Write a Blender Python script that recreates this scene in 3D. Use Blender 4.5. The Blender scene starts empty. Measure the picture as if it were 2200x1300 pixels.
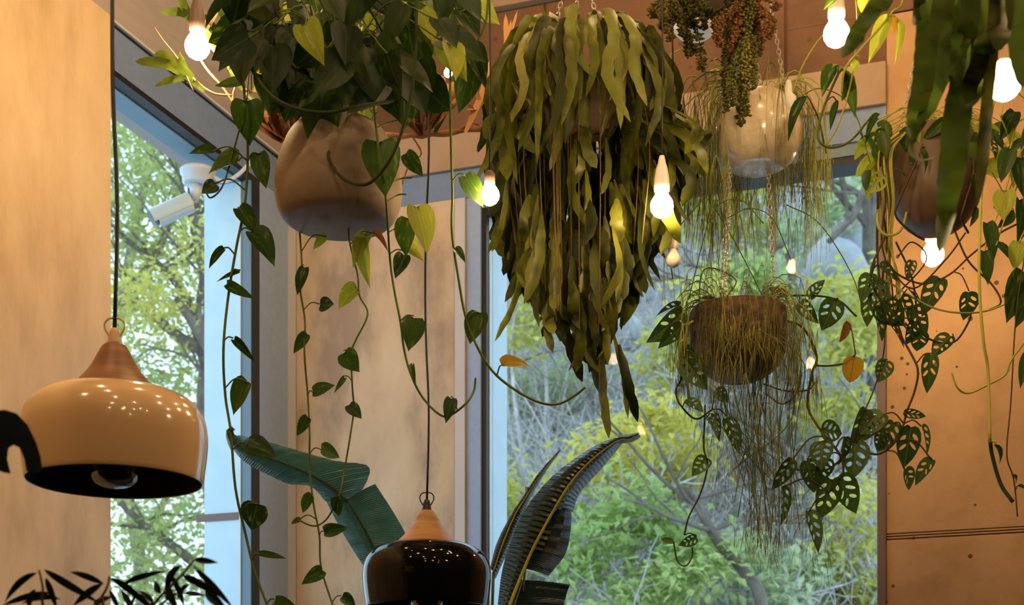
import bpy, math, random
from mathutils import Vector, Matrix, geometry
random.seed(7)
R = random.random
def rr(a, b): return a + (b - a) * random.random()
SC = bpy.context.scene
COL = SC.collection

# ------------------------------------------------------------ camera, sky, exposure
F, CX, HY, CZ = 3176.0, 1100.0, 1678.0, 1.6
def at(px, py, Y):
    return Vector(((px - CX) / F * Y, Y, CZ + (HY - py) / F * Y))
def pxm(Y): return Y / F
cam = bpy.data.cameras.new('camera'); camo = bpy.data.objects.new('camera', cam); COL.objects.link(camo)
camo.location = (0, 0, CZ); camo.rotation_euler = (math.pi / 2, 0, 0)
cam.sensor_width = 36; cam.lens = F / 2200 * 36; cam.shift_y = (HY - 650) / 2200
cam.clip_start = .05; cam.clip_end = 300
cam.dof.use_dof = True; cam.dof.focus_distance = 4.0; cam.dof.aperture_fstop = 5.6
SC.camera = camo
SC.view_settings.view_transform = 'Standard'; SC.view_settings.look = 'None'
SC.view_settings.gamma = 1; SC.view_settings.use_curve_mapping = False
SC.view_settings.exposure = 0.9

W = bpy.data.worlds.new('world'); SC.world = W; W.use_nodes = True
wn = W.node_tree.nodes; wl = W.node_tree.links
bg = wn['Background']; bg.inputs[1].default_value = 1.25
tc = wn.new('ShaderNodeTexCoord'); nz = wn.new('ShaderNodeTexNoise'); nz.inputs['Scale'].default_value = 3
nz.inputs['Detail'].default_value = 5
rp = wn.new('ShaderNodeValToRGB'); rp.color_ramp.elements[0].position = .35; rp.color_ramp.elements[1].position = .7
rp.color_ramp.elements[0].color = (.50, .72, .92, 1); rp.color_ramp.elements[1].color = (.80, .95, 1.0, 1)
wl.new(tc.outputs['Generated'], nz.inputs['Vector']); wl.new(nz.outputs['Fac'], rp.inputs[0]); wl.new(rp.outputs[0], bg.inputs[0])

WARM = (1.0, .66, .36)

# ------------------------------------------------------------ materials
MATS = {}
def mat(name, base=(.5, .5, .5), rough=.5, metal=0, spec=.5, noise=None, bump=0, bscale=30, coat=0, stretch=(1, 1, 1), emit=None, detail=4, pits=0):
    m = bpy.data.materials.new(name); m.use_nodes = True; MATS[name] = m
    n, l = m.node_tree.nodes, m.node_tree.links
    p = n['Principled BSDF']; p.inputs['Base Color'].default_value = (*base, 1); p.inputs['Roughness'].default_value = rough
    p.inputs['Metallic'].default_value = metal; p.inputs['Specular IOR Level'].default_value = spec
    p.inputs['Coat Weight'].default_value = coat; p.inputs['Coat Roughness'].default_value = .04
    if emit:
        p.inputs['Emission Color'].default_value = (*emit[0], 1); p.inputs['Emission Strength'].default_value = emit[1]
    if noise or bump:
        t = n.new('ShaderNodeTexCoord'); mp = n.new('ShaderNodeMapping'); mp.inputs['Scale'].default_value = stretch
        l.new(t.outputs['Object'], mp.inputs[0])
    if noise:   # (scale, [(pos,color)...])
        z = n.new('ShaderNodeTexNoise'); z.inputs['Scale'].default_value = noise[0]; z.inputs['Detail'].default_value = detail
        z.inputs['Roughness'].default_value = .6
        r = n.new('ShaderNodeValToRGB'); e = r.color_ramp.elements
        e[0].position, e[0].color = noise[1][0][0], (*noise[1][0][1], 1)
        e[1].position, e[1].color = noise[1][-1][0], (*noise[1][-1][1], 1)
        for pos, c in noise[1][1:-1]:
            k = e.new(pos); k.color = (*c, 1)
        l.new(mp.outputs[0], z.inputs['Vector']); l.new(z.outputs['Fac'], r.inputs[0]); l.new(r.outputs[0], p.inputs['Base Color'])
    if pits:
        vo = n.new('ShaderNodeTexVoronoi'); vo.inputs['Scale'].default_value = pits; l.new(t.outputs['Object'], vo.inputs['Vector'])
        wn2 = n.new('ShaderNodeTexWhiteNoise'); l.new(vo.outputs['Position'], wn2.inputs['Vector'])
        pr_ = n.new('ShaderNodeMath'); pr_.operation = 'MULTIPLY'; pr_.inputs[1].default_value = .16; l.new(wn2.outputs['Value'], pr_.inputs[0])
        pw = n.new('ShaderNodeMath'); pw.operation = 'LESS_THAN'; l.new(vo.outputs['Distance'], pw.inputs[0]); l.new(pr_.outputs[0], pw.inputs[1])
        px_ = n.new('ShaderNodeMix'); px_.data_type = 'RGBA'; l.new(pw.outputs[0], px_.inputs['Factor']); l.new(r.outputs[0], px_.inputs['A']); px_.inputs['B'].default_value = (.10, .05, .025, 1)
        l.new(px_.outputs['Result'], p.inputs['Base Color'])
    if bump:
        z2 = n.new('ShaderNodeTexNoise'); z2.inputs['Scale'].default_value = bscale; z2.inputs['Detail'].default_value = 5
        b = n.new('ShaderNodeBump'); b.inputs['Strength'].default_value = bump; b.inputs['Distance'].default_value = .01
        l.new(mp.outputs[0], z2.inputs['Vector']); l.new(z2.outputs['Fac'], b.inputs['Height']); l.new(b.outputs[0], p.inputs['Normal'])
    return m

def leafmat(name, c1, c2, streak=None, transl=.35, rough=.38, ribs=0, midrib=None, spots=None, tcol=None, yellow=0.0):
    """c1..c2 vary per leaf; streak = colour of variegation along the blade; midrib = colour of the central vein"""
    m = bpy.data.materials.new(name); m.use_nodes = True; MATS[name] = m
    n, l = m.node_tree.nodes, m.node_tree.links
    p = n['Principled BSDF']; p.inputs['Roughness'].default_value = rough; p.inputs['Specular IOR Level'].default_value = .25
    oi = n.new('ShaderNodeObjectInfo'); t = n.new('ShaderNodeTexCoord')
    mx = n.new('ShaderNodeMix'); mx.data_type = 'RGBA'
    mx.inputs['A'].default_value = (*c1, 1); mx.inputs['B'].default_value = (*c2, 1); l.new(oi.outputs['Random'], mx.inputs['Factor'])
    cur = mx.outputs['Result']
    def over(fac, col):
        nonlocal cur
        q = n.new('ShaderNodeMix'); q.data_type = 'RGBA'; l.new(cur, q.inputs['A']); q.inputs['B'].default_value = (*col, 1)
        l.new(fac, q.inputs['Factor']); cur = q.outputs['Result']
    z = n.new('ShaderNodeTexNoise'); z.noise_dimensions = '4D'; z.inputs['Scale'].default_value = 3.2; z.inputs['Detail'].default_value = 3
    mp = n.new('ShaderNodeMapping'); mp.inputs['Scale'].default_value = (2.2, .8, 1) if streak else (6, 6, 6)
    l.new(t.outputs['Object'], mp.inputs[0]); l.new(mp.outputs[0], z.inputs['Vector']); 
    mm = n.new('ShaderNodeMath'); mm.operation = 'MULTIPLY'; mm.inputs[1].default_value = 40; l.new(oi.outputs['Random'], mm.inputs[0]); l.new(mm.outputs[0], z.inputs['W'])
    r = n.new('ShaderNodeValToRGB'); r.color_ramp.elements[0].position = .56 if streak else .45; r.color_ramp.elements[1].position = .72
    l.new(z.outputs['Fac'], r.inputs[0])
    over(r.outputs[0], streak if streak else tuple(c * .72 for c in c1))
    if midrib:
        sx = n.new('ShaderNodeSeparateXYZ'); l.new(t.outputs['Object'], sx.inputs[0])
        ab = n.new('ShaderNodeMath'); ab.operation = 'ABSOLUTE'; l.new(sx.outputs['X'], ab.inputs[0])
        lt = n.new('ShaderNodeMath'); lt.operation = 'LESS_THAN'; lt.inputs[1].default_value = .018; l.new(ab.outputs[0], lt.inputs[0])
        over(lt.outputs[0], midrib)
    l.new(cur, p.inputs['Base Color'])
    if ribs:
        p.inputs['Specular IOR Level'].default_value = .5
        wv = n.new('ShaderNodeTexWave'); wv.wave_type = 'BANDS'; wv.bands_direction = 'Y'; wv.inputs['Scale'].default_value = ribs; wv.inputs['Distortion'].default_value = .4
        b = n.new('ShaderNodeBump'); b.inputs['Strength'].default_value = .8; b.inputs['Distance'].default_value = .02
        l.new(t.outputs['UV'], wv.inputs['Vector']); l.new(wv.outputs['Fac'], b.inputs['Height']); l.new(b.outputs[0], p.inputs['Normal'])
    tr = n.new('ShaderNodeBsdfTranslucent'); l.new(cur, tr.inputs[0])
    if tcol:
        q = n.new('ShaderNodeMix'); q.data_type = 'RGBA'; q.blend_type = 'MULTIPLY'; q.inputs['Factor'].default_value = 1
        l.new(cur, q.inputs['A']); q.inputs['B'].default_value = (*tcol, 1); l.new(q.outputs['Result'], tr.inputs[0])
    ms = n.new('ShaderNodeMixShader'); ms.inputs[0].default_value = transl
    out = n['Material Output']; l.new(p.outputs[0], ms.inputs[1]); l.new(tr.outputs[0], ms.inputs[2]); l.new(ms.outputs[0], out.inputs[0])
    return m

mat('plaster', noise=(4.5, [(.32, (.54, .37, .20)), (.5, (.70, .51, .29)), (.66, (.78, .60, .36))]), bump=.3, bscale=6, rough=.5, stretch=(1, 1, .45), detail=6)
mat('plaster_pale', noise=(2.6, [(.38, (.36, .26, .18)), (.5, (.58, .44, .29)), (.6, (.66, .52, .35))]), bump=.2, bscale=7, rough=.6, stretch=(1, 1, .5), detail=6)
mat('upper_plaster', noise=(3, [(.3, (.32, .28, .26)), (.7, (.40, .35, .325))]), rough=.8, stretch=(.4, .4, 5))
mat('concrete', noise=(5, [(.28, (.36, .20, .095)), (.5, (.45, .27, .13)), (.75, (.50, .31, .155))]), rough=.8, bump=.35, bscale=24, detail=8, pits=16)
mat('concrete_brown', noise=(4, [(.3, (.09, .045, .024)), (.5, (.155, .08, .042)), (.75, (.19, .10, .055))]), rough=.85, bump=.35, bscale=20, detail=8, pits=14)
mat('header_plaster', noise=(3, [(.3, (.32, .22, .15)), (.7, (.42, .30, .21))]), rough=.75, bump=.15, bscale=20)
mat('grey_cladding', rough=.55, noise=(40, [(.3, (.155, .235, .40)), (.7, (.18, .26, .44))]))
mat('grey_cladding_light', rough=.55, noise=(40, [(.3, (.27, .38, .62)), (.7, (.31, .42, .67))]))
mat('steel_blue', (.13, .20, .27), rough=.45)
mat('black_frame', (.008, .011, .016), rough=.35)
mat('pale_trim', (.55, .53, .55), rough=.6)
mat('reveal_blue', (.50, .68, .82), rough=.5, noise=(6, [(.3, (.46, .64, .79)), (.7, (.54, .71, .84))]))
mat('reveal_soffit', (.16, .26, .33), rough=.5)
mat('brown_metal', (.16, .105, .09), rough=.5)
mat('floor_mat', (.025, .018, .014), rough=.5)
mat('dark_wall', (.035, .025, .018), rough=.8)
mat('dark_joint', (.05, .022, .012), rough=.9)
mat('cream_enamel', (.76, .52, .29), rough=.16, coat=1)
mat('black_enamel', (.003, .003, .004), rough=.07, spec=.3)
mat('inner_black', (.012, .007, .005), rough=.7)
mat('wood', noise=(3.5, [(.3, (.15, .055, .016)), (.55, (.25, .10, .032)), (.75, (.32, .14, .05))]), rough=.45, stretch=(2, 2, 16))
mat('wood_light', noise=(3.5, [(.3, (.45, .24, .10)), (.55, (.58, .33, .15)), (.75, (.66, .40, .19))]), rough=.5, stretch=(2, 2, 16))
mat('cream_plastic', (.62, .42, .26), rough=.4)
mat('black_plastic', (.01, .01, .01), rough=.4)
mat('white_plastic', (.80, .76, .72), rough=.35)
mat('taupe_ceramic', noise=(14, [(.3, (.20, .145, .10)), (.7, (.27, .20, .14))]), rough=.6, bump=.08, bscale=90)
mat('brown_ceramic', noise=(6, [(.3, (.07, .038, .02)), (.7, (.13, .075, .042))]), rough=.45)
mat('dark_clay', noise=(10, [(.3, (.035, .02, .012)), (.7, (.075, .042, .026))]), rough=.7, bump=.4, bscale=20)
mat('speckled_white', (.74, .62, .46), rough=.22, coat=.5, noise=(16, [(.35, (.56, .42, .27)), (.6, (.78, .67, .50))]))
mat('coconut', noise=(30, [(.3, (.035, .016, .009)), (.55, (.11, .052, .026)), (.75, (.24, .13, .07))]), rough=.7, bump=1.0, bscale=60)
mat('chain_metal', (.62, .56, .47), rough=.3, metal=.8)
mat('soil', (.03, .02, .012), rough=1)
mat('bark_dry', noise=(20, [(.3, (.20, .07, .025)), (.7, (.48, .24, .11))]), rough=.9, bump=.6, bscale=40)
mat('dry_frond', (.62, .33, .15), rough=.7)
mat('stem_brown', (.09, .055, .02), rough=.6, spec=.12)
mat('stem_green', (.10, .14, .025), rough=.6, spec=.12)
mat('stem_dark', (.03, .045, .012), rough=.6, spec=.12)
mat('stem_yellow', (.42, .40, .08), rough=.6, spec=.12)
mat('bulb_lit', (1, .8, .5), emit=((1, .67, .33), 80))
mat('bulb_front', (1, .8, .5), emit=((1, .66, .33), 120))
mat('bulb_added', (1, .8, .5), emit=((1, .66, .32), 290))  # for the unseen bulbs added over the plants as top light
mat('bulb_off', (.92, .86, .82), rough=.12, coat=.4)
mat('camera_white', (.55, .62, .68), rough=.35)
mat('camera_glass', (.012, .014, .018), rough=.08)
mat('tree_bark', noise=(8, [(.3, (.09, .07, .055)), (.7, (.22, .18, .15))]), rough=.9, bump=.5, bscale=14)
mat('twig_grey', noise=(5, [(.3, (.30, .26, .25)), (.7, (.72, .70, .72))]), rough=.9)
mat('hill_ground', noise=(1.6, [(.3, (.22, .20, .21)), (.5, (.46, .43, .44)), (.7, (.66, .64, .66))]), rough=1, bump=1.0, bscale=4, detail=9)
mat('rock', noise=(3, [(.3, (.30, .31, .34)), (.7, (.55, .56, .62))]), rough=.9, bump=.8, bscale=6)
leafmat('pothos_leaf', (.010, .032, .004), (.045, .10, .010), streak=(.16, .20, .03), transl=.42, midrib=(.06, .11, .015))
leafmat('pothos_shade', (.006, .022, .004), (.022, .055, .008), streak=(.05, .08, .015), transl=.2, midrib=(.03, .06, .012))  # darker copy of the pothos leaf, backlit shade put into its colour
leafmat('pothos_lime', (.30, .40, .03), (.42, .46, .05), streak=(.62, .58, .14), transl=.5, midrib=(.5, .5, .15))
leafmat('gold_leaf', (.50, .30, .02), (.42, .24, .03), transl=.5, midrib=(.25, .12, .02))
leafmat('dry_leaf', (.30, .10, .03), (.45, .22, .08), transl=.3, midrib=(.2, .08, .02))
leafmat('swiss_leaf', (.035, .075, .014), (.085, .14, .02), transl=.42, midrib=(.10, .14, .03))
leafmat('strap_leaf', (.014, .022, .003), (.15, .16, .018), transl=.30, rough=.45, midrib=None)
leafmat('strap_leaf_shaded', (.020, .028, .004), (.020, .028, .004), transl=.25, rough=.5)  # strap blade colour with the shade inside the fern painted in
leafmat('strap_leaf_lit', (.22, .25, .04), (.40, .38, .12), transl=.35, rough=.4)  # paler strap blade, light falling on the crown painted into the colour
leafmat('epiphyte_leaf', (.04, .07, .008), (.14, .20, .02), transl=.25, rough=.45)
leafmat('strap_front', (.07, .12, .015), (.14, .21, .03), transl=.5, rough=.5)
leafmat('banana_leaf', (.055, .15, .095), (.055, .15, .095), transl=.35, rough=.3, ribs=5)
leafmat('banana_dark', (.022, .050, .038), (.022, .050, .038), transl=.12, rough=.26, ribs=5)
leafmat('ficus_leaf', (.008, .014, .007), (.018, .028, .012), transl=.12, rough=.35)
leafmat('monstera_front', (.006, .016, .010), (.006, .016, .010), transl=.05, rough=.8)
leafmat('rhipsalis', (.48, .46, .07), (.28, .32, .05), transl=.0, rough=.5)
leafmat('rhipsalis_green', (.10, .13, .028), (.18, .17, .04), transl=.0, rough=.5)
leafmat('sedum', (.08, .10, .02), (.20, .15, .03), transl=.15, rough=.5)
leafmat('sedum_red', (.20, .085, .025), (.13, .09, .025), transl=.15, rough=.5)
leafmat('tree_foliage', (.50, .56, .22), (.58, .58, .20), transl=.45, rough=.6)
leafmat('shrub_yellow', (.74, .66, .16), (.66, .68, .24), transl=.45, rough=.6)
leafmat('shrub_green', (.42, .56, .20), (.56, .64, .26), transl=.45, rough=.6)
leafmat('shrub_pale', (.56, .66, .40), (.62, .70, .42), transl=.4, rough=.6)
g = bpy.data.materials.new('glass_pane'); g.use_nodes = True; MATS['glass_pane'] = g
gn, gl = g.node_tree.nodes, g.node_tree.links
gn.remove(gn['Principled BSDF'])
tb = gn.new('ShaderNodeBsdfTransparent'); gb = gn.new('ShaderNodeBsdfGlossy'); gb.inputs['Roughness'].default_value = .02
fr = gn.new('ShaderNodeFresnel'); fr.inputs[0].default_value = 1.45; gm = gn.new('ShaderNodeMixShader')
tb.inputs[0].default_value = (.93, .98, 1, 1)
ge = gn.new('ShaderNodeNewGeometry'); m1 = gn.new('ShaderNodeMath'); m1.operation = 'MULTIPLY_ADD'; m1.inputs[1].default_value = -.2; m1.inputs[2].default_value = .2
gl.new(ge.outputs['Backfacing'], m1.inputs[0]); m2 = gn.new('ShaderNodeMath'); m2.operation = 'MULTIPLY'
gl.new(fr.outputs[0], m2.inputs[0]); gl.new(m1.outputs[0], m2.inputs[1]); gl.new(m2.outputs[0], gm.inputs[0]); gl.new(tb.outputs[0], gm.inputs[1]); gl.new(gb.outputs[0], gm.inputs[2]); gl.new(gm.outputs[0], gn['Material Output'].inputs[0])
cg = g.copy(); [setattr(q_.inputs[k_i], 'default_value', v_) for q_ in cg.node_tree.nodes if q_.type == 'MATH' and q_.operation == 'MULTIPLY_ADD' for k_i, v_ in ((1, -.5), (2, .8))]; cg.name = 'clear_glass'; MATS['clear_glass'] = cg

# ------------------------------------------------------------ helpers
class MB:
    def __init__(s): s.v = []; s.f = []; s.uv = None
    def add(s, verts, faces):
        k = len(s.v); s.v += [tuple(v) for v in verts]; s.f += [tuple(i + k for i in f) for f in faces]; return s
    def box(s, x0, x1, y0, y1, z0, z1, bev=0):
        v = [(x, y, z) for z in (z0, z1) for y in (y0, y1) for x in (x0, x1)]
        return s.add(v, [(0, 2, 3, 1), (4, 5, 7, 6), (0, 1, 5, 4), (2, 6, 7, 3), (0, 4, 6, 2), (1, 3, 7, 5)])
    def tube(s, pts, rad, sides=6, cap=True):
        pts = [Vector(p) for p in pts]; n = len(pts)
        if not hasattr(rad, '__len__'): rad = [rad] * n
        ref = Vector((.31, .95, .05)); vs = []; fs = []
        for i, p in enumerate(pts):
            d = (pts[min(i + 1, n - 1)] - pts[max(i - 1, 0)])
            d = d.normalized() if d.length > 1e-9 else Vector((0, 0, 1))
            a = ref - d * ref.dot(d)
            if a.length < .05: a = Vector((1, 0, 0)) - d * d.x
            a.normalize(); ref = a; b = d.cross(a)
            for k in range(sides):
                t = 2 * math.pi * k / sides
                vs.append(p + (a * math.cos(t) + b * math.sin(t)) * rad[i])
        for i in range(n - 1):
            for k in range(sides):
                fs.append((i * sides + k, i * sides + (k + 1) % sides, (i + 1) * sides + (k + 1) % sides, (i + 1) * sides + k))
        if cap: fs += [tuple(range(sides))[::-1], tuple((n - 1) * sides + k for k in range(sides))]
        return s.add(vs, fs)
    def lathe(s, prof, c=(0, 0, 0), seg=40, close=False):
        vs = []; fs = []; n = len(prof)
        for (r, z) in prof:
            for k in range(seg):
                t = 2 * math.pi * k / seg; vs.append((c[0] + r * math.cos(t), c[1] + r * math.sin(t), c[2] + z))
        for i in range(n - 1):
            for k in range(seg):
                fs.append((i * seg + k, i * seg + (k + 1) % seg, (i + 1) * seg + (k + 1) % seg, (i + 1) * seg + k))
        return s.add(vs, fs)
    def torus(s, M, R_, r_, seg=16, sides=6, sy=1.0):
        vs = []; fs = []
        for i in range(seg):
            a = 2 * math.pi * i / seg
            for k in range(sides):
                t = 2 * math.pi * k / sides
                vs.append(M @ Vector(((R_ + r_ * math.cos(t)) * math.cos(a), (R_ + r_ * math.cos(t)) * math.sin(a) * sy, r_ * math.sin(t))))
        for i in range(seg):
            for k in range(sides):
                fs.append((i * sides + k, ((i + 1) % seg) * sides + k, ((i + 1) % seg) * sides + (k + 1) % sides, i * sides + (k + 1) % sides))
        return s.add(vs, fs)
    def mesh(s, name, material, smooth=True):
        m = bpy.data.meshes.new(name); m.from_pydata(s.v, [], s.f)
        if s.uv:
            ul = m.uv_layers.new(name='UVMap'); 
            flat = []
            for lp in m.loops: flat += s.uv[lp.vertex_index]
            ul.data.foreach_set('uv', flat)
        if material: m.materials.append(MATS[material])
        if smooth: m.polygons.foreach_set('use_smooth', [True] * len(m.polygons))
        m.update(); return m
def link(name, mesh, parent=None, M=None):
    o = bpy.data.objects.new(name, mesh); COL.objects.link(o)
    if parent:
        o.parent = parent
        M = M if M is not None else Matrix.Identity(4)
        o.matrix_basis = Matrix.Translation(-org(parent)) @ M
    elif M is not None: o.matrix_basis = M
    return o
ORG = {}
def org(o): return ORG.get(o.name, Vector((0, 0, 0)))
def part(name, mb, material, parent, smooth=True, stuff=False):
    """mesh coordinates are world coordinates; the parent may be a thing or a part of one"""
    o = bpy.data.objects.new(name, mb.mesh(name, material, smooth)); COL.objects.link(o)
    o.parent = parent; o.matrix_basis = Matrix.Translation(-org(parent)); ORG[o.name] = Vector((0, 0, 0))
    if stuff: o['kind'] = 'stuff'
    return o
def thing(name, loc, label, cat, group=None):
    o = bpy.data.objects.new(name, None); COL.objects.link(o); o.location = loc; ORG[o.name] = Vector(loc)
    o.empty_display_size = .1
    o['label'] = label; o['category'] = cat
    if group: o['group'] = group
    return o
def tag(o, label, cat, group=None, kind=None):
    o['label'] = label; o['category'] = cat
    if group: o['group'] = group
    if kind: o['kind'] = kind
    return o
def bevel(o, w, seg=2):
    b = o.modifiers.new('bevel', 'BEVEL'); b.width = w; b.segments = seg; b.limit_method = 'ANGLE'; return o
def spline(pts, n=8):
    """Catmull-Rom through 3-D points"""
    pts = [Vector(p) for p in pts]
    if len(pts) < 3: return [pts[0].lerp(pts[-1], i / n) for i in range(n + 1)]
    P = [pts[0] * 2 - pts[1]] + pts + [pts[-1] * 2 - pts[-2]]; out = []
    for i in range(1, len(P) - 2):
        for k in range(n):
            t = k / n; a, b, c, d = P[i - 1], P[i], P[i + 1], P[i + 2]
            out.append(.5 * ((2 * b) + (c - a) * t + (2 * a - 5 * b + 4 * c - d) * t * t + (3 * b - a - 3 * c + d) * t ** 3))
    out.append(pts[-1]); return out

# ------------------------------------------------------------ the room
k_ = 8690 / 3176; n_ = math.hypot(k_, 1)
U = Vector((k_, -1, 0)) / n_; N = Vector((-1, -k_, 0)) / n_
CORNER = Vector((-.95319, 6.30694, 0))
RM = Matrix(((U.x, N.x, 0, CORNER.x), (U.y, N.y, 0, CORNER.y), (0, 0, 1, 0), (0, 0, 0, 1)))
def room(a, b, z): return RM @ Vector((a, b, z))
def rbox(name, a0, a1, b0, b1, z0, z1, material, parent=None, kind='structure', bev=0):
    m = MB().box(a0, a1, b0, b1, z0, z1).mesh(name, material, False)
    o = bpy.data.objects.new(name, m); COL.objects.link(o)
    if parent is None:
        o.matrix_basis = RM
        if kind: o['kind'] = kind
    else: o.parent = parent
    if bev: bevel(o, bev)
    return o
ZC = 5.1
rbox('floor', -.3, 6.8, -.3, 9.2, -.2, 0, 'floor_mat')
rbox('ceiling', -.3, 6.8, -.3, 9.2, ZC, ZC + .2, 'concrete_brown')
rbox('wall_right', 6.5, 6.8, 0, 8.9, 0, ZC, 'dark_wall')
rbox('wall_front', -.3, 6.8, 8.9, 9.2, 0, ZC, 'dark_wall')
# back wall with its window
wb = MB()
wb.box(-.2, .888, -.2, 0, 0, ZC); wb.box(.888, 2.478, -.2, 0, 0, .6); wb.box(.888, 2.478, -.2, 0, 3.93, ZC); wb.box(2.478, 6.5, -.2, -.02, 0, ZC)
o = bpy.data.objects.new('wall_back', wb.mesh('wall_back', 'concrete_brown', False)); COL.objects.link(o); o.matrix_basis = RM; o['kind'] = 'structure'
wback = o
# concrete facing panels, each one proud of the wall with open joints
for (a0, a1, z0, z1, mt) in [(2.487, 4.4, 2.51, 4.42, 'concrete'), (2.487, 4.4, 0, 2.486, 'concrete'),
                             (2.487, 4.4, 2.4905, 2.4965, 'concrete'), (2.487, 4.4, 2.5005, 2.5065, 'concrete'),
                             (4.41, 6.5, 0, 2.486, 'concrete'), (4.41, 6.5, 2.51, 4.42, 'concrete'),
                             (1.165, 2.112, 4.25, 4.70, 'concrete_brown'), (2.124, 4.4, 4.425, 4.70, 'concrete_brown'), (2.124, 2.487, 4.25, 4.425, 'concrete_brown'), (.02, 1.155, 4.25, 4.70, 'concrete_brown'),
                             (.02, 2.112, 4.77, ZC, 'concrete_brown'), (2.124, 6.5, 4.77, ZC, 'concrete_brown')]:
    p = rbox('concrete_panel', a0, a1, -.02 if a0 > 2.48 else 0, .012 if a0 > 2.48 else .014, z0, z1, mt, parent=wback, bev=.002)
rbox('trim_1', .0, 4.4, 0, .05, 4.705, 4.755, 'header_plaster', bev=.004)          # ledge high on the back wall
rbox('trim_2', 0.0, 2.487, 0, .035, 4.087, 4.243, 'header_plaster', bev=.003)      # plaster header over the window
rbox('trim_3', 0.0, 2.487, 0, .02, 3.968, 4.085, 'grey_cladding', bev=.002)        # grey band under it
rbox('trim_4', .824, .886, 0, .02, 0, 3.967, 'grey_cladding_light', bev=.002)
rbox('trim_5', 2.455, 2.486, 0, .02, 0, 3.967, 'brown_metal', bev=.002)
# plaster column in the back wall
pc = rbox('wall_column', .055, .775, .0, .03, 0, 3.966, 'plaster_pale')
rbox('corner_bead', .004, .052, .0, .033, 0, 3.966, 'pale_trim', parent=pc)
rbox('corner_bead', .778, .822, .0, .033, 0, 3.966, 'pale_trim', parent=pc)
rbox('corner_edge', .0, .008, .0, .040, 0, 3.966, 'camera_white', parent=pc)
# window 1: the large window in the back wall
w1 = bpy.data.objects.new('window_1', MB().box(.912, 2.45, -.055, -.045, .62, 3.90).mesh('window_1', 'glass_pane', False)); COL.objects.link(w1); w1.matrix_basis = RM; w1['kind'] = 'structure'
wf = MB(); wf.box(.888, .908, -.10, .008, .6, 3.93); wf.box(2.453, 2.478, -.1, .008, .6, 3.93); wf.box(.908, 2.453, -.1, .006, 3.892, 3.922); wf.box(.908, 2.453, -.10, .01, .6, .65)
q = bpy.data.objects.new('window_frame', wf.mesh('window_frame', 'black_frame', False)); COL.objects.link(q); q.parent = w1
rbox('head_profile', .888, 2.478, 0, .012, 3.922, 3.966, 'steel_blue', parent=w1)
rbox('window_reveal', .9085, .912, -.22, -.02, .65, 3.892, 'reveal_blue', parent=w1)
# left wall: solid pier near the camera, window, corner
wl_ = MB()
wl_.box(-.2, 0, -.2, .331, 0, 4.05); wl_.box(-.2, 0, 1.9, 9.2, 0, 4.05); wl_.box(-.2, 0, .331, 1.9, 0, .6); wl_.box(-.2, 0, -.2, 9.2, 4.05, ZC)
o = bpy.data.objects.new('wall_left', wl_.mesh('wall_left', 'upper_plaster', False)); COL.objects.link(o); o.matrix_basis = RM; o['kind'] = 'structure'
rbox('wall_pier', 0, .1, 1.41, 9.0, 0, 4.162, 'plaster')
rbox('trim_6', 0, .015, .0, 1.9, 4.057, 4.204, 'grey_cladding')
rbox('trim_7', 0, .019, .0, 1.9, 4.204, 4.211, 'black_frame')
rbox('trim_8', 0, .03, .0, 1.9, 4.211, 4.22, 'pale_trim')
rbox('trim_9', 0, .015, .0, .275, 0, 4.055, 'grey_cladding_light')
w2 = bpy.data.objects.new('window_2', MB().box(-.06, -.05, .331, 1.9, .62, 4.05).mesh('window_2', 'glass_pane', False)); COL.objects.link(w2); w2.matrix_basis = RM; w2['kind'] = 'structure'
wf = MB(); wf.box(-.03, .018, .277, .331, .6, 4.056); wf.box(-.03, .018, .331, 1.9, 4.035, 4.056); wf.box(-.03, .012, .331, 1.9, .6, .65)
q = bpy.data.objects.new('window_frame', wf.mesh('window_frame', 'black_frame', False)); COL.objects.link(q); q.parent = w2
rbox('window_frame', -.034, .013, .331, .339, .65, 4.035, 'steel_blue', parent=w2)
rbox('window_reveal', -.2, -.031, .331, .345, .6, 4.033, 'reveal_blue', parent=w2)
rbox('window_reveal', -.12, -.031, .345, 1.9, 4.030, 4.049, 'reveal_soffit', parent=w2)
rbox('reveal_reflection', -.236, -.04, .345, .349, 2.66, 2.69, 'brown_metal', parent=w2)  # brown strip standing in for a reflection across the jamb

# ------------------------------------------------------------ outside
def grid_mesh(fn, nx, ny):
    m = MB(); vs = [fn(i / nx, j / ny) for j in range(ny + 1) for i in range(nx + 1)]
    fs = [(j * (nx + 1) + i, j * (nx + 1) + i + 1, (j + 1) * (nx + 1) + i + 1, (j + 1) * (nx + 1) + i) for j in range(ny) for i in range(nx)]
    return m.add(vs, fs)
def sstep(a, b, x):
    t = max(0, min(1, (x - a) / (b - a))); return t * t * (3 - 2 * t)
from mathutils import noise as mnoise
def hill_z(x, y):
    h = -.5 + max(0, y - 8.5) * .80 * sstep(-3.6, -.9, x - (y - 12) * -.18)
    h += mnoise.fractal(Vector((x * .5, y * .5, 3)), .9, 2, 5) * .45
    return h
o = bpy.data.objects.new('hillside', grid_mesh(lambda u, v: (-22 + 44 * u, 7.6 + 24 * v, hill_z(-22 + 44 * u, 7.6 + 24 * v)), 110, 70).mesh('hillside', 'hill_ground'))
COL.objects.link(o); o['kind'] = 'structure'

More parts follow.
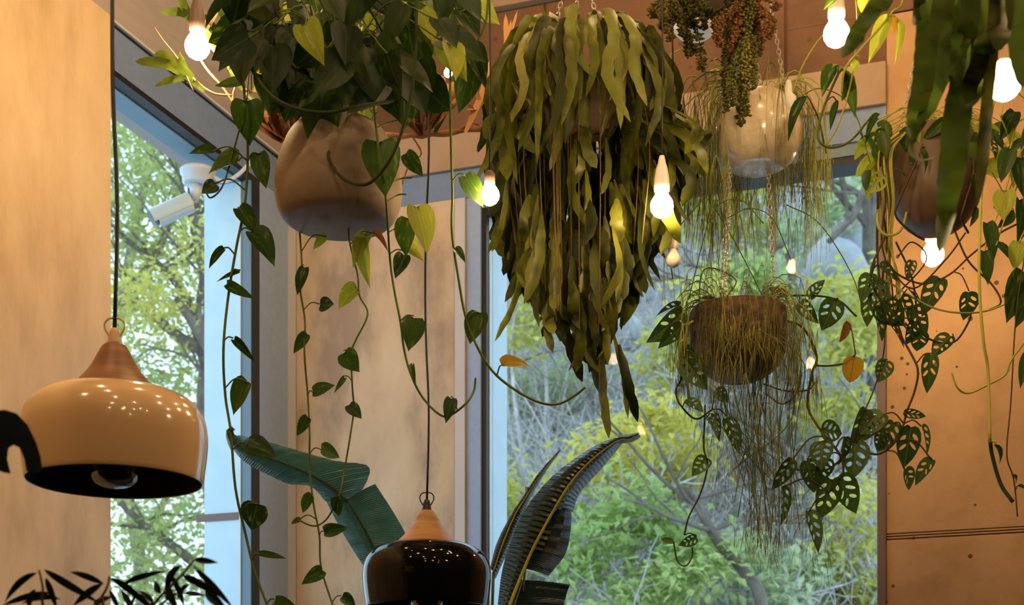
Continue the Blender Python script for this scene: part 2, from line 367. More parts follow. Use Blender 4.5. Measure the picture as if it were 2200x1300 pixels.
LEAFQ = [(0, 0, 0), (.5, .28, .06), (1, 0, -.08), (.5, -.28, .06)]
def leafcloud(mb, centres, n, size, spread):
    """small pointed leaves, each its own two folded triangles, gathered round the given points"""
    V, Fc = mb.v, mb.f
    for i in range(n):
        c = random.choice(centres)
        p = Vector((random.gauss(0, 1), random.gauss(0, 1), random.gauss(0, .7))) * spread + c
        a = rr(0, 6.283); el = rr(-1.0, .35)
        d = Vector((math.cos(a) * math.cos(el), math.sin(a) * math.cos(el), math.sin(el)))
        s_ = d.cross(Vector((rr(-.4, .4), rr(-.4, .4), 1))).normalized(); nn = s_.cross(d)
        L = size * rr(.6, 1.3); k = len(V)
        for (u, v, w) in LEAFQ: V.append(tuple(p + d * (u * L) + s_ * (v * L) + nn * (w * L)))
        Fc.append((k, k + 1, k + 2)); Fc.append((k, k + 2, k + 3))
def limb(mb, p0, d, L, r, depth, tips, bend=.25, sides=5):
    pts = [p0]; dd = d.normalized(); n = 5
    for i in range(n):
        dd = (dd + Vector((rr(-1, 1), rr(-1, 1), rr(-.8, 1))) * bend).normalized(); pts.append(pts[-1] + dd * (L / n))
    mb.tube(pts, [r * (1 - .55 * i / n) for i in range(n + 1)], sides if depth > 1 else 3, cap=False)
    if depth == 0: tips.append(pts[-1]); tips.append(pts[3]); return
    for k in range(random.choice((2, 3))):
        q = pts[random.choice((2, 3, 4, 5))]
        nd = (dd + Vector((rr(-1, 1), rr(-1, 1), rr(-.5, 1))) * .9).normalized()
        limb(mb, q, nd, L * rr(.55, .8), r * .5, depth - 1, tips, bend, sides)
def tree(name, label, cat, group, trunk_px, Y, r, fol, nleaf, lsize, spread, depth=2, bl=1.6, centres_px=None):
    """trunk_px: list of limbs, each a px polyline at depth Y; foliage around the branch tips plus given places"""
    base = at(*trunk_px[0][0], Y); t = thing(name, base, label, cat, group)
    mb = MB(); tips = []
    for li, pl in enumerate(trunk_px):
        pts = spline([at(x, y, Y + rr(-.15, .15)) for x, y in pl], 4); n = len(pts)
        rad = r * (1 if li == 0 else .55)
        mb.tube(pts, [rad * (1 - .6 * i / n) for i in range(n)], 8, cap=False)
        for k in range(4 if depth else 0):
            i = random.randrange(n // 3, n)
            limb(mb, pts[i], Vector((rr(-1, 1), rr(-.8, .8), rr(0, 1))), bl * rr(.5, 1), rad * .35, depth, tips)
        tips += pts[n // 2:]
    part('branches', mb, 'tree_bark', t, stuff=False)
    cs = tips if centres_px is None else [at(x, y, Y + rr(-.3, 1.6)) for x, y in centres_px]
    fb = MB(); leafcloud(fb, cs, nleaf, lsize, spread); part('foliage', fb, fol, t, smooth=False, stuff=True)
    return t
def blobs(x0, x1, y0, y1, n): return [(rr(x0, x1), rr(y0, y1)) for _ in range(n)]
# trees seen through the left window
tree('tree', 'tree with grey-brown forking trunk behind the left window, nearest the glass', 'tree', 'trees outside the left window',
     [[(500, 1750), (470, 1200), (440, 900), (452, 660), (420, 480), (410, 330)], [(450, 820), (400, 640), (330, 560), (250, 500)], [(452, 700), (500, 560), (520, 420)],
      [(470, 1250), (380, 1180), (300, 1120), (230, 1050)], [(445, 760), (380, 720), (300, 660), (200, 640)]],
     13.0, .10, 'tree_foliage', 9000, .085, .25, depth=1, bl=1.2, centres_px=blobs(200, 460, 230, 620, 26) + blobs(200, 470, 640, 980, 18) + blobs(300, 470, 1000, 1300, 12) + blobs(210, 350, 1120, 1300, 6))
tree('tree', 'slender leaning tree farther off behind the left window, only branches and light showing', 'tree', 'trees outside the left window',
     [[(330, 1700), (300, 1200), (240, 900), (270, 600), (330, 300), (345, 120)], [(270, 650), (350, 500), (400, 380)], [(300, 1180), (380, 1020), (430, 880)]],
     17, .09, 'tree_foliage', 5000, .085, .36, depth=1, bl=1.8, centres_px=blobs(180, 520, 120, 420, 16) + blobs(180, 460, 450, 1250, 16))
tree('tree', 'yellowing tree top crossing the middle of the left window', 'tree', 'trees outside the left window',
     [[(560, 1800), (560, 1100), (470, 800), (380, 640)], [(510, 900), (430, 700), (440, 560)]],
     12.5, .08, 'shrub_yellow', 1600, .08, .20, depth=1, bl=1.0, centres_px=blobs(370, 470, 480, 560, 5) + blobs(240, 430, 600, 720, 8))
# hillside growth seen through the right window
shr = [  # (x, y, spread px, material, Y, size)
    ('shrub_yellow', 12.0, [(1330, 960), (1400, 930), (1290, 1010)], 420, 'yellow-leaved bush low in the right window beside the big paddle leaf'),
    ('shrub_green', 11.5, [(1290, 1130), (1360, 1080), (1450, 1160), (1250, 1200)], 620, 'bright green bush low in the right window, right of the paddle leaf'),
    ('shrub_green', 11.2, [(1420, 1260), (1500, 1220), (1330, 1290)], 480, 'green bush at the bottom edge of the right window'),
    ('shrub_yellow', 12.4, [(1800, 1180), (1840, 1080), (1850, 1250)], 560, 'yellow-green bush in the lower right corner of the right window'),
    ('shrub_pale', 11.8, [(1650, 1270), (1720, 1220), (1600, 1200)], 460, 'pale green bush behind the longest hanging green strands'),
    ('shrub_yellow', 14.5, [(1120, 560), (1150, 640), (1100, 700)], 420, 'yellow-green bush at the left edge of the right window behind the strap fern'),
    ('shrub_pale', 15.5, [(1110, 820), (1200, 850), (1150, 930)], 480, 'pale green bush behind the lowest strap fern tips'),
    ('shrub_yellow', 13.5, [(1480, 720), (1450, 800), (1500, 640)], 420, 'yellow-green bush left of the coconut pot in the right window'),
    ('shrub_yellow', 16.5, [(1560, 430), (1640, 400), (1480, 440), (1600, 520)], 700, 'yellow-green crown at the top of the right window under the white pot'),
    ('shrub_pale', 16.0, [(1780, 450), (1700, 520), (1840, 400)], 480, 'pale green crown at the upper right of the right window'),
    ('shrub_yellow', 13.8, [(1820, 640), (1840, 740), (1780, 880)], 620, 'yellow-green bush at the right edge of the right window beside the concrete wall'),
    ('shrub_green', 14.2, [(1620, 620), (1700, 680), (1560, 600)], 500, 'mid green bush directly above the coconut pot'),
    ('shrub_yellow', 12.8, [(1090, 1130), (1110, 1220), (1080, 1030)], 340, 'small yellow bush in the lower left corner of the right window'),
    ('shrub_pale', 14.8, [(1700, 960), (1620, 940), (1760, 1060)], 420, 'pale bush behind the holed leaves of the coconut pot plant'),
    ('shrub_yellow', 13.0, [(1440, 960), (1400, 1040), (1480, 1000)], 360, 'ochre bush in the lower middle of the right window'),
]
for (fm, Y, cs, n, lab) in shr:
    bx, by = cs[0]; base = at(bx + rr(-30, 30), by + 220, Y); base.z = max(hill_z(base.x, base.y), base.z - 2.5)
    t = thing('shrub', base, lab, 'bush', 'bushes on the slope outside')
    mb = MB(); tips = []
    for (x, y) in cs:
        e = at(x, y, Y); pts = spline([base, base.lerp(e, .5) + Vector((rr(-.2, .2), rr(-.2, .2), .1)), e], 4)
        mb.tube(pts, [.03 * (1 - .7 * i / len(pts)) for i in range(len(pts))], 5, cap=False)
        for k in range(3): limb(mb, pts[-3], Vector((rr(-1, 1), rr(-1, 1), rr(-.2, 1))), rr(.4, .8), .012, 1, tips, .3, 3)
    part('branches', mb, 'twig_grey', t)
    fb = MB(); cc = []
    for (x, y) in cs:
        for k in range(4): cc.append(at(x + rr(-45, 45), y + rr(-40, 40), Y + rr(-.4, .4)))
    leafcloud(fb, cc, int(n * 2.6), .105, .14); part('foliage', fb, fm, t, smooth=False, stuff=True)
# bare thicket over the whole slope, uncountable
tw = MB()
for i in range(3400):
    x = rr(1020, 1920); Y = rr(11.5, 21); 
    wx = (x - CX) / F * Y; z = hill_z(wx, Y)
    p = Vector((wx, Y, z)); d = Vector((rr(-1, 1), rr(-.6, .2), rr(.2, 1.2))).normalized(); L = rr(.5, 1.5)
    q1 = p + d * L * .5 + Vector((rr(-.1, .1), 0, rr(-.1, .1))); q2 = q1 + (d + Vector((rr(-.5, .5), 0, rr(-.7, .3)))) * L * .5
    r = rr(.005, .017); tw.tube([p, q1, q2], [r, r * .8, r * .3], 3, cap=False)
    if i % 2: tw.tube([q1, q1 + Vector((rr(-.4, .4), rr(-.2, .2), rr(0, .5)))], [r * .5, r * .2], 3, cap=False)
o = bpy.data.objects.new('thicket', tw.mesh('thicket', 'twig_grey')); COL.objects.link(o)
tag(o, 'tangle of bare grey twigs covering the slope outside the right window', 'twigs', kind='stuff')
ub_ = MB(); cc = []
for i in range(150):
    x = rr(1000, 1920); Y = rr(12, 21); wx = (x - CX) / F * Y; cc.append(Vector((wx, Y, hill_z(wx, Y) + rr(.1, .5))))
leafcloud(ub_, cc, 5200, .10, .22)
o = bpy.data.objects.new('undergrowth', ub_.mesh('undergrowth', 'shrub_pale', False)); COL.objects.link(o)
tag(o, 'pale green undergrowth scattered over the slope outside', 'undergrowth', kind='stuff')
for (pl, Y, r, lab) in [([(1480, 1050), (1540, 1160), (1600, 1230), (1640, 1330)], 11, .055, 'pale bent trunk leaning across the bottom of the right window'),
                        ([(1520, 640), (1600, 600), (1700, 560)], 14, .05, 'dark fallen branch lying level above the coconut pot'),
                        ([(1560, 880), (1680, 960), (1800, 1120), (1830, 1250)], 13, .05, 'grey trunk slanting down to the lower right of the right window'),
                        ([(1865, 380), (1868, 640), (1872, 700)], 15, .10, 'upright dark trunk at the upper right edge of the right window'),
                        ([(1780, 520), (1830, 470), (1880, 420)], 14.5, .05, 'dark slanting branch near the upper right edge of the right window'),
                        ([(1060, 760), (1200, 950), (1330, 1130)], 15, .03, 'thin pale trunk slanting behind the paddle leaf')]:
    pts = [at(x, y, Y) for x, y in pl]; e = Vector((pts[-1].x, pts[-1].y + .2, hill_z(pts[-1].x, pts[-1].y + .2) - .2)); pts.append(e)
    mb = MB(); sp = spline(pts, 5); mb.tube(sp, [r * (.6 + .4 * i / len(sp)) for i in range(len(sp))], 8)
    t_ = []
    for k in range(5): limb(mb, random.choice(sp[:10]), Vector((rr(-1, 1), rr(-.5, .5), rr(0, 1))), rr(.6, 1.2), r * .4, 1, t_, .3, 4)
    o = bpy.data.objects.new('leaning_tree', mb.mesh('leaning_tree', 'tree_bark')); COL.objects.link(o); tag(o, lab, 'tree')
for i, (x, y, Y, s) in enumerate([(1800, 570, 15, .5), (1850, 520, 16, .35), (1340, 720, 17, .4), (1130, 940, 15.5, .4)]):
    p = at(x, y, Y); m = MB().lathe([(0.001, -.4), (.3, -.35), (.5, -.1), (.45, .2), (.25, .4), (.001, .45)], seg=9)
    m.v = [tuple(p + Vector(v) * s * (1 + .35 * mnoise.noise(Vector(v) * 2 + Vector((i, 0, 0)))) * 1.3) for v in m.v]
    o = bpy.data.objects.new('rock', m.mesh('rock', 'rock')); COL.objects.link(o)
    tag(o, ['grey boulder on the slope right of the hanging green strands', 'smaller grey boulder above it near the upper right edge of the right window', 'grey boulder on the slope right of the strap fern', 'grey boulder on the slope behind the lowest strap fern tips'][i], 'rock', 'boulders on the slope')

# ------------------------------------------------------------ security camera under the reveal of the left window
Yc = 5.72
def c3(px, py, dy=0): return at(px, py, Yc + dy)
t = thing('security_camera', c3(430, 372), 'white security camera on a round bracket under the left window head', 'camera')
s = pxm(Yc)
c = c3(425, 380)
m = MB(); m.lathe([(.001, 16 * s), (36 * s, 16 * s), (38 * s, 12 * s), (38 * s, 6 * s), (34 * s, 4 * s), (33 * s, -13 * s), (28 * s, -17 * s), (.001, -17 * s)], c, 28); part('mount', m, 'camera_white', t)
m = MB().box(0, 1, 0, 1, 0, 1); m.v = []; m.f = []
m = MB(); m.tube([c + Vector((-6 * s, 0, -14 * s)), c + Vector((-4 * s, 0, -34 * s)), c + Vector((-8 * s, 0, -52 * s))], [15 * s, 12 * s, 9 * s], 14); part('arm', m, 'camera_white', t)
m = MB(); a = c3(409, 437, .0); b = c3(333, 470, -.04); d = (b - a).normalized()
up = Vector((0, 0, 1)); up = (up - d * up.dot(d)).normalized(); sd = d.cross(up)
def capsule(a, b, w, h, n=20, pw=3.0):
    m = MB(); vs = []
    for e in (a, b):
        for k in range(n):
            t_ = 2 * math.pi * k / n; cx, sx = math.cos(t_), math.sin(t_)
            vs.append(e + sd * (math.copysign(abs(cx) ** (2 / pw), cx) * w) + up * (math.copysign(abs(sx) ** (2 / pw), sx) * h))
    fs = [(k, (k + 1) % n, n + (k + 1) % n, n + k) for k in range(n)] + [tuple(range(n))[::-1], tuple(range(n, 2 * n))]
    return m.add(vs, fs)
part('housing', capsule(a, b - d * .006, 17 * s, 19 * s), 'camera_white', t, smooth=False)
m = capsule(a + up * .004 + d * -.004, b + d * .012 + up * .004, 19.5 * s, 20.5 * s, 24, 2.6); m.f = [f for f in m.f if len(f) == 4 and not all((m.v[i][2] - (a if i < 24 else b)[2]) < -6 * s for i in f)]
part('sun_shield', m, 'camera_white', t)
m = capsule(b - d * .008, b - d * .002, 14 * s, 15 * s); part('lens', m, 'camera_glass', t, smooth=False)
m = MB(); m.tube(spline([c + Vector((30 * s, 0, 2 * s)), c + Vector((60 * s, -.02, -14 * s)), c + Vector((90 * s, -.03, -2 * s)), c + Vector((118 * s, -.02, 30 * s))], 6), .008, 8); part('cable', m, 'camera_white', t)

# ------------------------------------------------------------ lamps
def cord(mb, p, r=.0035, wav=.006, x=0):
    pts = [p.copy()]; z = p.z; i = 0
    while z < ZC - .3:
        z += .25; i += 1; pts.append(Vector((p.x + math.sin(i * 1.9) * wav, p.y, z)))
    pts.append(Vector((p.x, p.y, ZC))); mb.tube(spline(pts, 3), r, 6)
def pendant(px, py, Y, k, shade, wood, fit, cordr, label, clear):
    top = at(px, py, Y); t = thing('pendant_lamp', top, label, 'lamp', 'pendant lamps')
    u = .9446e-3 * k
    def pr(L): return [(r * u, -z * u) for r, z in L]
    def lat(L, seg=56): return MB().lathe(pr(L), top, seg)
    def sm(L, n=4):
        v = spline([Vector((a, b, 0)) for a, b in L], n); return [(max(.05, q.x), q.y) for q in v]
    part('wood_cap', lat(sm([(18, 0), (25, 5), (33, 18), (41, 34), (54, 56), (72, 78), (92, 97), (99, 104)]) + [(96, 106), (10, 104)]), wood, t)
    outer = sm([(92, 102), (105, 103), (132, 108), (160, 120), (183, 143), (194, 170), (197, 195), (196, 225), (192, 262), (187, 296)])
    sh = part('shade', lat(outer + [(185.5, 298), (184, 296)]), shade, t)
    part('inner_shade', lat([(184, 296)] + sm([(189, 262), (193, 225), (194, 195), (190, 170), (178, 145), (150, 122), (90, 108)]) + [(.1, 106)]), 'inner_black', sh)
    so = part('socket', lat([(.1, -33), (8, -33), (11, -24), (15, -2), (16, 2), (.1, 2)], 20), fit, t)
    rg = MB()
    for sgn in (-1, 1):
        rg.tube(spline([top + Vector((sgn * x * u, 0, z * u)) for x, z in [(8, 8), (14, 20), (21, 34), (20, 46), (12, 54), (3, 55)]], 5), 2.0 * u, 8)
    part('ring', rg, fit, t)
    c_ = MB(); cord(c_, top + Vector((0, 0, 28 * u)), cordr); part('cord', c_, 'black_plastic', t)
    b = part('bulb', lat(sm([(14, 205), (18, 220), (40, 245), (52, 268), (50, 288), (34, 304), (.2, 312)]), 28), 'clear_glass', t); b['label'] = 'unlit clear glass bulb' 
    part('filament_holder', lat([(.1, 106), (20, 106), (20, 205), (14, 214), (.1, 232)], 16), 'inner_black', b)
    return t
pendant(246, 739, 3.0, 1.0, 'cream_enamel', 'wood', 'cream_plastic', .0042, 'glossy cream pendant lamp with dark wooden neck before the left pier', True)
pendant(917, 1097, 4.2, .98, 'black_enamel', 'wood_light', 'black_plastic', .0032, 'glossy black pendant lamp with pale wooden neck at the bottom edge', True)

bulbmesh = {}
def bulb(px, py, Y, rpx, label, lit=True, sock=None, neck=46, cordr=.0022, material=None, x_cord=None):
    c = at(px, py, Y); u = pxm(Y); k = rpx * u
    t = thing('hanging_bulb', c, label, 'light bulb', 'bare hanging bulbs')
    prof = [(.0001, -1.0), (.38, -.93), (.72, -.7), (.94, -.35), (1, 0), (.95, .32), (.8, .62), (.6, .92), (.50, 1.15), (.46, 1.3)]
    part('bulb', MB().lathe([(r * k, z * k) for r, z in prof], c, 20), material or ('bulb_lit' if lit else 'bulb_off'), t)
    prof = [(.47, 1.28), (.66, 1.3), (.68, 1.8), (.62, 2.5), (.50, 3.2), (.34, 3.7), (.30, 3.95), (.22, 4.3), (.001, 4.32)] if neck else [(.48, 1.28), (.55, 1.3), (.55, 2.2), (.3, 2.5), (.001, 2.5)]
    part('socket', MB().lathe([(r * k, z * k) for r, z in prof], c, 18), sock or 'white_plastic', t)
    cm = MB(); cord(cm, c + Vector((0, 0, 4.2 * k if neck else 2.4 * k)), cordr, .002); part('cord', cm, 'black_plastic', t)
    return t
bulb(1422, 443, 3.75, 25, 'lit bulb in long white socket right of the strap fern')
bulb(1446, 558, 3.95, 17, 'small unlit bulb in white socket below the lit one', lit=False)
bulb(1797, 73, 3.5, 28, 'lit bulb at the top edge right of the white pot chains')
bulb(2158, 180, 2.75, 35, 'largest lit bulb, near the right edge among broad blades', sock='clear_glass')
bulb(424, 100, 3.9, 27, 'lit bulb top left behind the strap fronds', sock='brown_metal')
bulb(556, 40, 4.3, 19, 'lit bulb half hidden by dark heart leaves at top left')
bulb(1052, 420, 3.62, 21, 'lit bulb left of the strap fern, low among its blades', sock='brown_metal', neck=0)
bulb(2004, 548, 4.9, 24, 'lit bulb under the dark brown pot on the right')
bulb(963, 157, 5.2, 9, 'tiny distant lit bulb beside the dried fern shield', neck=0)
# rows of the same bulbs farther back in the room, plus unseen ones added overhead for top and back light
rear = [(2.2, 4.3, 4.0), (3.3, 4.15, 4.2), (4.4, 4.4, 3.9), (5.4, 4.2, 4.1), (2.7, 5.3, 4.1), (3.9, 5.5, 3.95), (5.1, 5.4, 4.25), (3.2, 6.5, 4.0), (4.6, 6.4, 4.15), (5.7, 6.3, 3.9)]
high = [(1.05, 3.3, 4.45), (1.0, 4.6, 4.2), (1.7, 2.6, 4.5), (2.6, 2.3, 4.6), (3.6, 2.6, 4.5), (4.6, 1.9, 4.6), (1.2, 1.5, 4.85), (3.3, 1.0, 4.85), (2.2, .9, 4.9), (1.6, 3.9, 4.3)]
for i, (a, b_, z) in enumerate(rear + high):
    p = room(a, b_, z + rr(-.05, .05)); k = .032
    hi = i >= len(rear)
    t = thing('hanging_bulb', p, 'added bulb out of view over the top of the frame, lighting the plants from above' if hi else 'lit bulb hanging over the room behind the viewpoint', 'light bulb', 'added bulbs above the plants' if hi else 'bulbs behind the viewpoint')
    part('bulb', MB().lathe([(r * k, z * k) for r, z in [(.0001, -1.0), (.72, -.7), (1, 0), (.8, .62), (.46, 1.3)]], p, 12), 'bulb_added' if hi else 'bulb_front', t)
    part('socket', MB().lathe([(r * k, z * k) for r, z in [(.47, 1.28), (.68, 1.8), (.5, 3.2), (.001, 3.3)]], p, 10), 'white_plastic', t)
    cm = MB(); q_ = p + Vector((0, 0, 3 * k)); cm.tube([q_, Vector((p.x, p.y, ZC))], .0025, 5); part('cord', cm, 'black_plastic', t)

# ------------------------------------------------------------ leaf shapes
def blade(outline, nmid=None, fold=.18, arch=.22, curl=.0, petiole=.0):
    """unit leaf along +Y, width 1 along X; outline = right half from the stalk to the tip (x, y)"""
    m = MB(); n = len(outline)
    mid = [(0, max(0, y) if i else 0) for i, (x, y) in enumerate(outline)]
    def z(x, y): return fold * abs(x) - arch * y * y + curl * math.sin(y * 9 + (2 if x > 0 else 0)) * abs(x)
    vs = []; fs = []
    for i, (x, y) in enumerate(outline):
        my = mid[i][1]
        for f in (-1, -.55, 0, .55, 1):
            X = x * f; Y_ = my + (y - my) * abs(f); vs.append((X, Y_, z(X, Y_)))
    for i in range(n - 1):
        for k in range(4): fs.append((i * 5 + k, i * 5 + k + 1, (i + 1) * 5 + k + 1, (i + 1) * 5 + k))
    return m.add(vs, fs)
HEART = [(.02, .10), (.16, -.03), (.32, -.04), (.44, .07), (.5, .22), (.485, .38), (.42, .54), (.31, .70), (.18, .84), (.07, .94), (0, 1.02)]
LANCE = [(.02, .0), (.22, .08), (.38, .18), (.48, .32), (.5, .46), (.44, .62), (.32, .78), (.15, .92), (0, 1.05)]
OVAL = [(.02, .0), (.30, .04), (.46, .18), (.5, .38), (.46, .58), (.34, .78), (.16, .93), (0, 1)]
LM = {}
def leafmesh(kind, material, v):
    key = (kind, material, v)
    if key in LM: return LM[key]
    if kind == 'heart': b = blade(HEART, fold=.15 + .14 * v, arch=.10 + .12 * v, curl=.02 * v)
    elif kind == 'lance': b = blade(LANCE, fold=.25 + .1 * v, arch=.15 + .2 * v)
    elif kind == 'oval': b = blade(OVAL, fold=.2 + .1 * v, arch=.15 + .15 * v, curl=.02)
    else: b = swiss(v)
    LM[key] = b.mesh('leaf', material); return LM[key]
def swiss(v):
    """leaf with long holes between the side veins"""
    m = MB(); rs = random.Random(v * 13 + 1)
    for sgn in (-1, 1):
        outer = [(0, -.0)] + [(x, y) for x, y in [(.16, -.04), (.33, .0), (.46, .13), (.51, .30), (.48, .48), (.40, .64), (.28, .80), (.13, .93), (0, 1.04)]]
        mids = [(.0, y) for y in (.85, .68, .5, .34, .17)]
        loop = outer + mids
        holes = []
        for j in range(3 if v != 2 else 2):
            cy = .16 + .22 * j + (.05 if sgn > 0 else 0) + (.08 if v == 2 else 0); cx = .25 - .045 * j; L = (.165, .18, .14)[j] * rs.uniform(.85, 1.05); wd = .062 * rs.uniform(.7, 1.05)
            ang = .5; h = []
            for k in range(8):
                t = -2 * math.pi * k / 8; ex, ey = L * math.cos(t) * .95, wd * math.sin(t)
                h.append((cx + ex * math.cos(ang) - ey * math.sin(ang), cy + ex * math.sin(ang) + ey * math.cos(ang)))
            holes.append(h)
        polys = [[Vector((x, y, 0)) for x, y in loop]] + [[Vector((x, y, 0)) for x, y in h] for h in holes]
        tris = geometry.tessellate_polygon(polys)
        flat = [p for pl in polys for p in pl]
        m.add([(p.x * sgn, p.y, .28 * p.x - (.12 + .08 * v) * p.y * p.y) for p in flat], [t if sgn > 0 else t[::-1] for t in tris])
    return m
def frame(base, tip, width, roll=0.0, back=0.0):
    """matrix taking the unit leaf to base->tip, its upper side turned to the viewer's side and rolled"""
    y = tip - base; L = y.length; y.normalize()
    zz = Vector((0, -1, .25)); zz = (zz - y * zz.dot(y)); zz.normalize()
    zz = Matrix.Rotation(roll, 3, y) @ zz; x = y.cross(zz)
    M = Matrix((( x.x * width, y.x * L, zz.x * L * .8, base.x), (x.y * width, y.y * L, zz.y * L * .8, base.y), (x.z * width, y.z * L, zz.z * L * .8, base.z), (0, 0, 0, 1)))
    return M
def leaf(parent, kind, material, bx, by, tx, ty, w, Y, dY=0.0, roll=None, label=None):
    if kind == 'swiss': w *= 1.15; roll = rr(-.9, .9) if roll is None else roll
    b = at(bx, by, Y); t_ = at(tx, ty, Y + dY); v = random.randrange(3)
    o = link('leaf', leafmesh(kind, material, v), parent, frame(b, t_, w * pxm(Y), rr(-.45, .45) if roll is None else roll))
    if label: o['label'] = label
    return o
def vine(t, pts, Y, r, material, leaves=(), kind='heart', lm='pothos_leaf', name='vine', dY=0.0, jit=.02, sides=5):
    """pts px (x, y[, depth offset]); leaves (bx,by,tx,ty,w[,material]) hang from the nearest point of the stem"""
    P3 = [at(p[0], p[1], Y + (p[2] if len(p) > 2 else rr(-jit, jit))) for p in pts]
    sp = spline(P3, 6); m = MB(); m.tube(sp, [r * pxm(Y)] * len(sp), sides)
    ls = []
    for lf in leaves:
        b = at(lf[0], lf[1], Y)
        q = min(sp, key=lambda a: (Vector((a.x, 0, a.z + .01)) - Vector((b.x, 0, b.z))).length)
        if (q - b).length < .35:
            mid = q.lerp(b, .5) + Vector((0, -.008, (q - b).length * .22)); m.tube(spline([q, mid, Vector((b.x, q.y - .005, b.z))], 4), r * .6 * pxm(Y), 4)
        ls.append((lf, q.y))
    vo = part(name, m, material, t)
    for lf, y in ls:
        mt = lf[5] if len(lf) > 5 else lm
        leaf(vo, kind, mt, lf[0], lf[1], lf[2], lf[3], lf[4], y - .005, dY=rr(-.03, .03))
    return vo
def chain(t, a, b, r=.0085, name='chain'):
    d = b - a; L = d.length; d.normalize(); step = r * 1.72; n = max(2, int(L / step)); m = MB()
    ref = d.cross(Vector((0, 1, .2))).normalized()
    for i in range(n):
        c = a + d * (step * (i + .5)); x = ref if i % 2 else d.cross(ref); z = x.cross(d)
        M = Matrix(((x.x, d.x, z.x, c.x), (x.y, d.y, z.y, c.y), (x.z, d.z, z.z, c.z), (0, 0, 0, 1)))
        m.torus(M, r * .62, r * .17, 8, 4, sy=1.75)
    return part(name, m, 'chain_metal', t)
def smooth_prof(L, n=4):
    v = spline([Vector((a, b, 0)) for a, b in L], n); return [(max(.02, q.x), q.y) for q in v]
def pot(t, cx, cy, Y, prof, material, thick=5, seg=48, bump=0, name='pot'):
    """prof (radius, y) in px at depth Y from rim down to base, cy the px height of y = 0"""
    u = pxm(Y); c = at(cx, cy, Y); P = smooth_prof(prof); P = P + [(.02, P[-1][1])]
    rim = prof[0][0]; inner = [(rim - thick, prof[0][1] + 1), (rim - thick, prof[0][1] + 14), (.02, prof[0][1] + 14)]
    m = MB().lathe([(r * u, -(y) * u) for r, y in inner[::-1] + P], c, seg)
    if bump:
        m.v = [tuple(Vector(v) + (Vector((v[0] - c.x, v[1] - c.y, 0)).normalized() if (Vector((v[0] - c.x, v[1] - c.y, 0)).length > 1e-4) else Vector()) * bump * mnoise.noise(Vector(v) * 14)) for v in m.v]
    o = part(name, m, material, t)
    s_ = MB().lathe([(.001, -12.5 * u - prof[0][1] * u), ((rim - thick) * u, -12.5 * u - prof[0][1] * u)], c, 24)
    part('soil', s_, 'soil', o); return o
def hang(t, cx, cy, Y, rims, apex, up=True, r=.0085):
    """chains from points on the rim to one apex, then one cord on to the ceiling"""
    A = at(*apex, Y)
    for (x, y, dy) in rims: chain(t, at(x, y, Y + dy), A, r)
    m = MB(); m.tube([A, Vector((A.x, A.y, ZC))], .004, 6); part('hanging_rod', m, 'chain_metal', t)
def ribbon(path, width, wdir, fold=.2, wavy=0.0, tip=.25, base=.35, seed=0):
    """strap blade swept along a 3-D path"""
    m = MB(); n = len(path); vs = []; uv = []
    for i, p in enumerate(path):
        u = i / (n - 1); d = path[min(i + 1, n - 1)] - path[max(i - 1, 0)]; d.normalize()
        x = wdir - d * wdir.dot(d); x = x.normalized() if x.length > .05 else d.cross(Vector((0, 1, 0))).normalized()
        z = x.cross(d)
        w = width * .5 * min(1, base + (1 - base) * min(1, u / .25)) * (min(1, ((1 - u) / tip)) ** .5 if u > 1 - tip else 1)
        wl2 = w * (1 + wavy * math.sin(i * 2.4 + seed)); wr = w * (1 + wavy * math.sin(i * 2.4 + seed + 2.2))
        vs += [p - x * wl2 + z * fold * w, p, p + x * wr + z * fold * w]; uv += [(0, u), (.5, u), (1, u)]
    fs = []
    for i in range(n - 1):
        for k in (0, 1): fs.append((i * 3 + k, i * 3 + k + 1, (i + 1) * 3 + k + 1, (i + 1) * 3 + k))
    m.add(vs, fs); m.uv = uv; return m

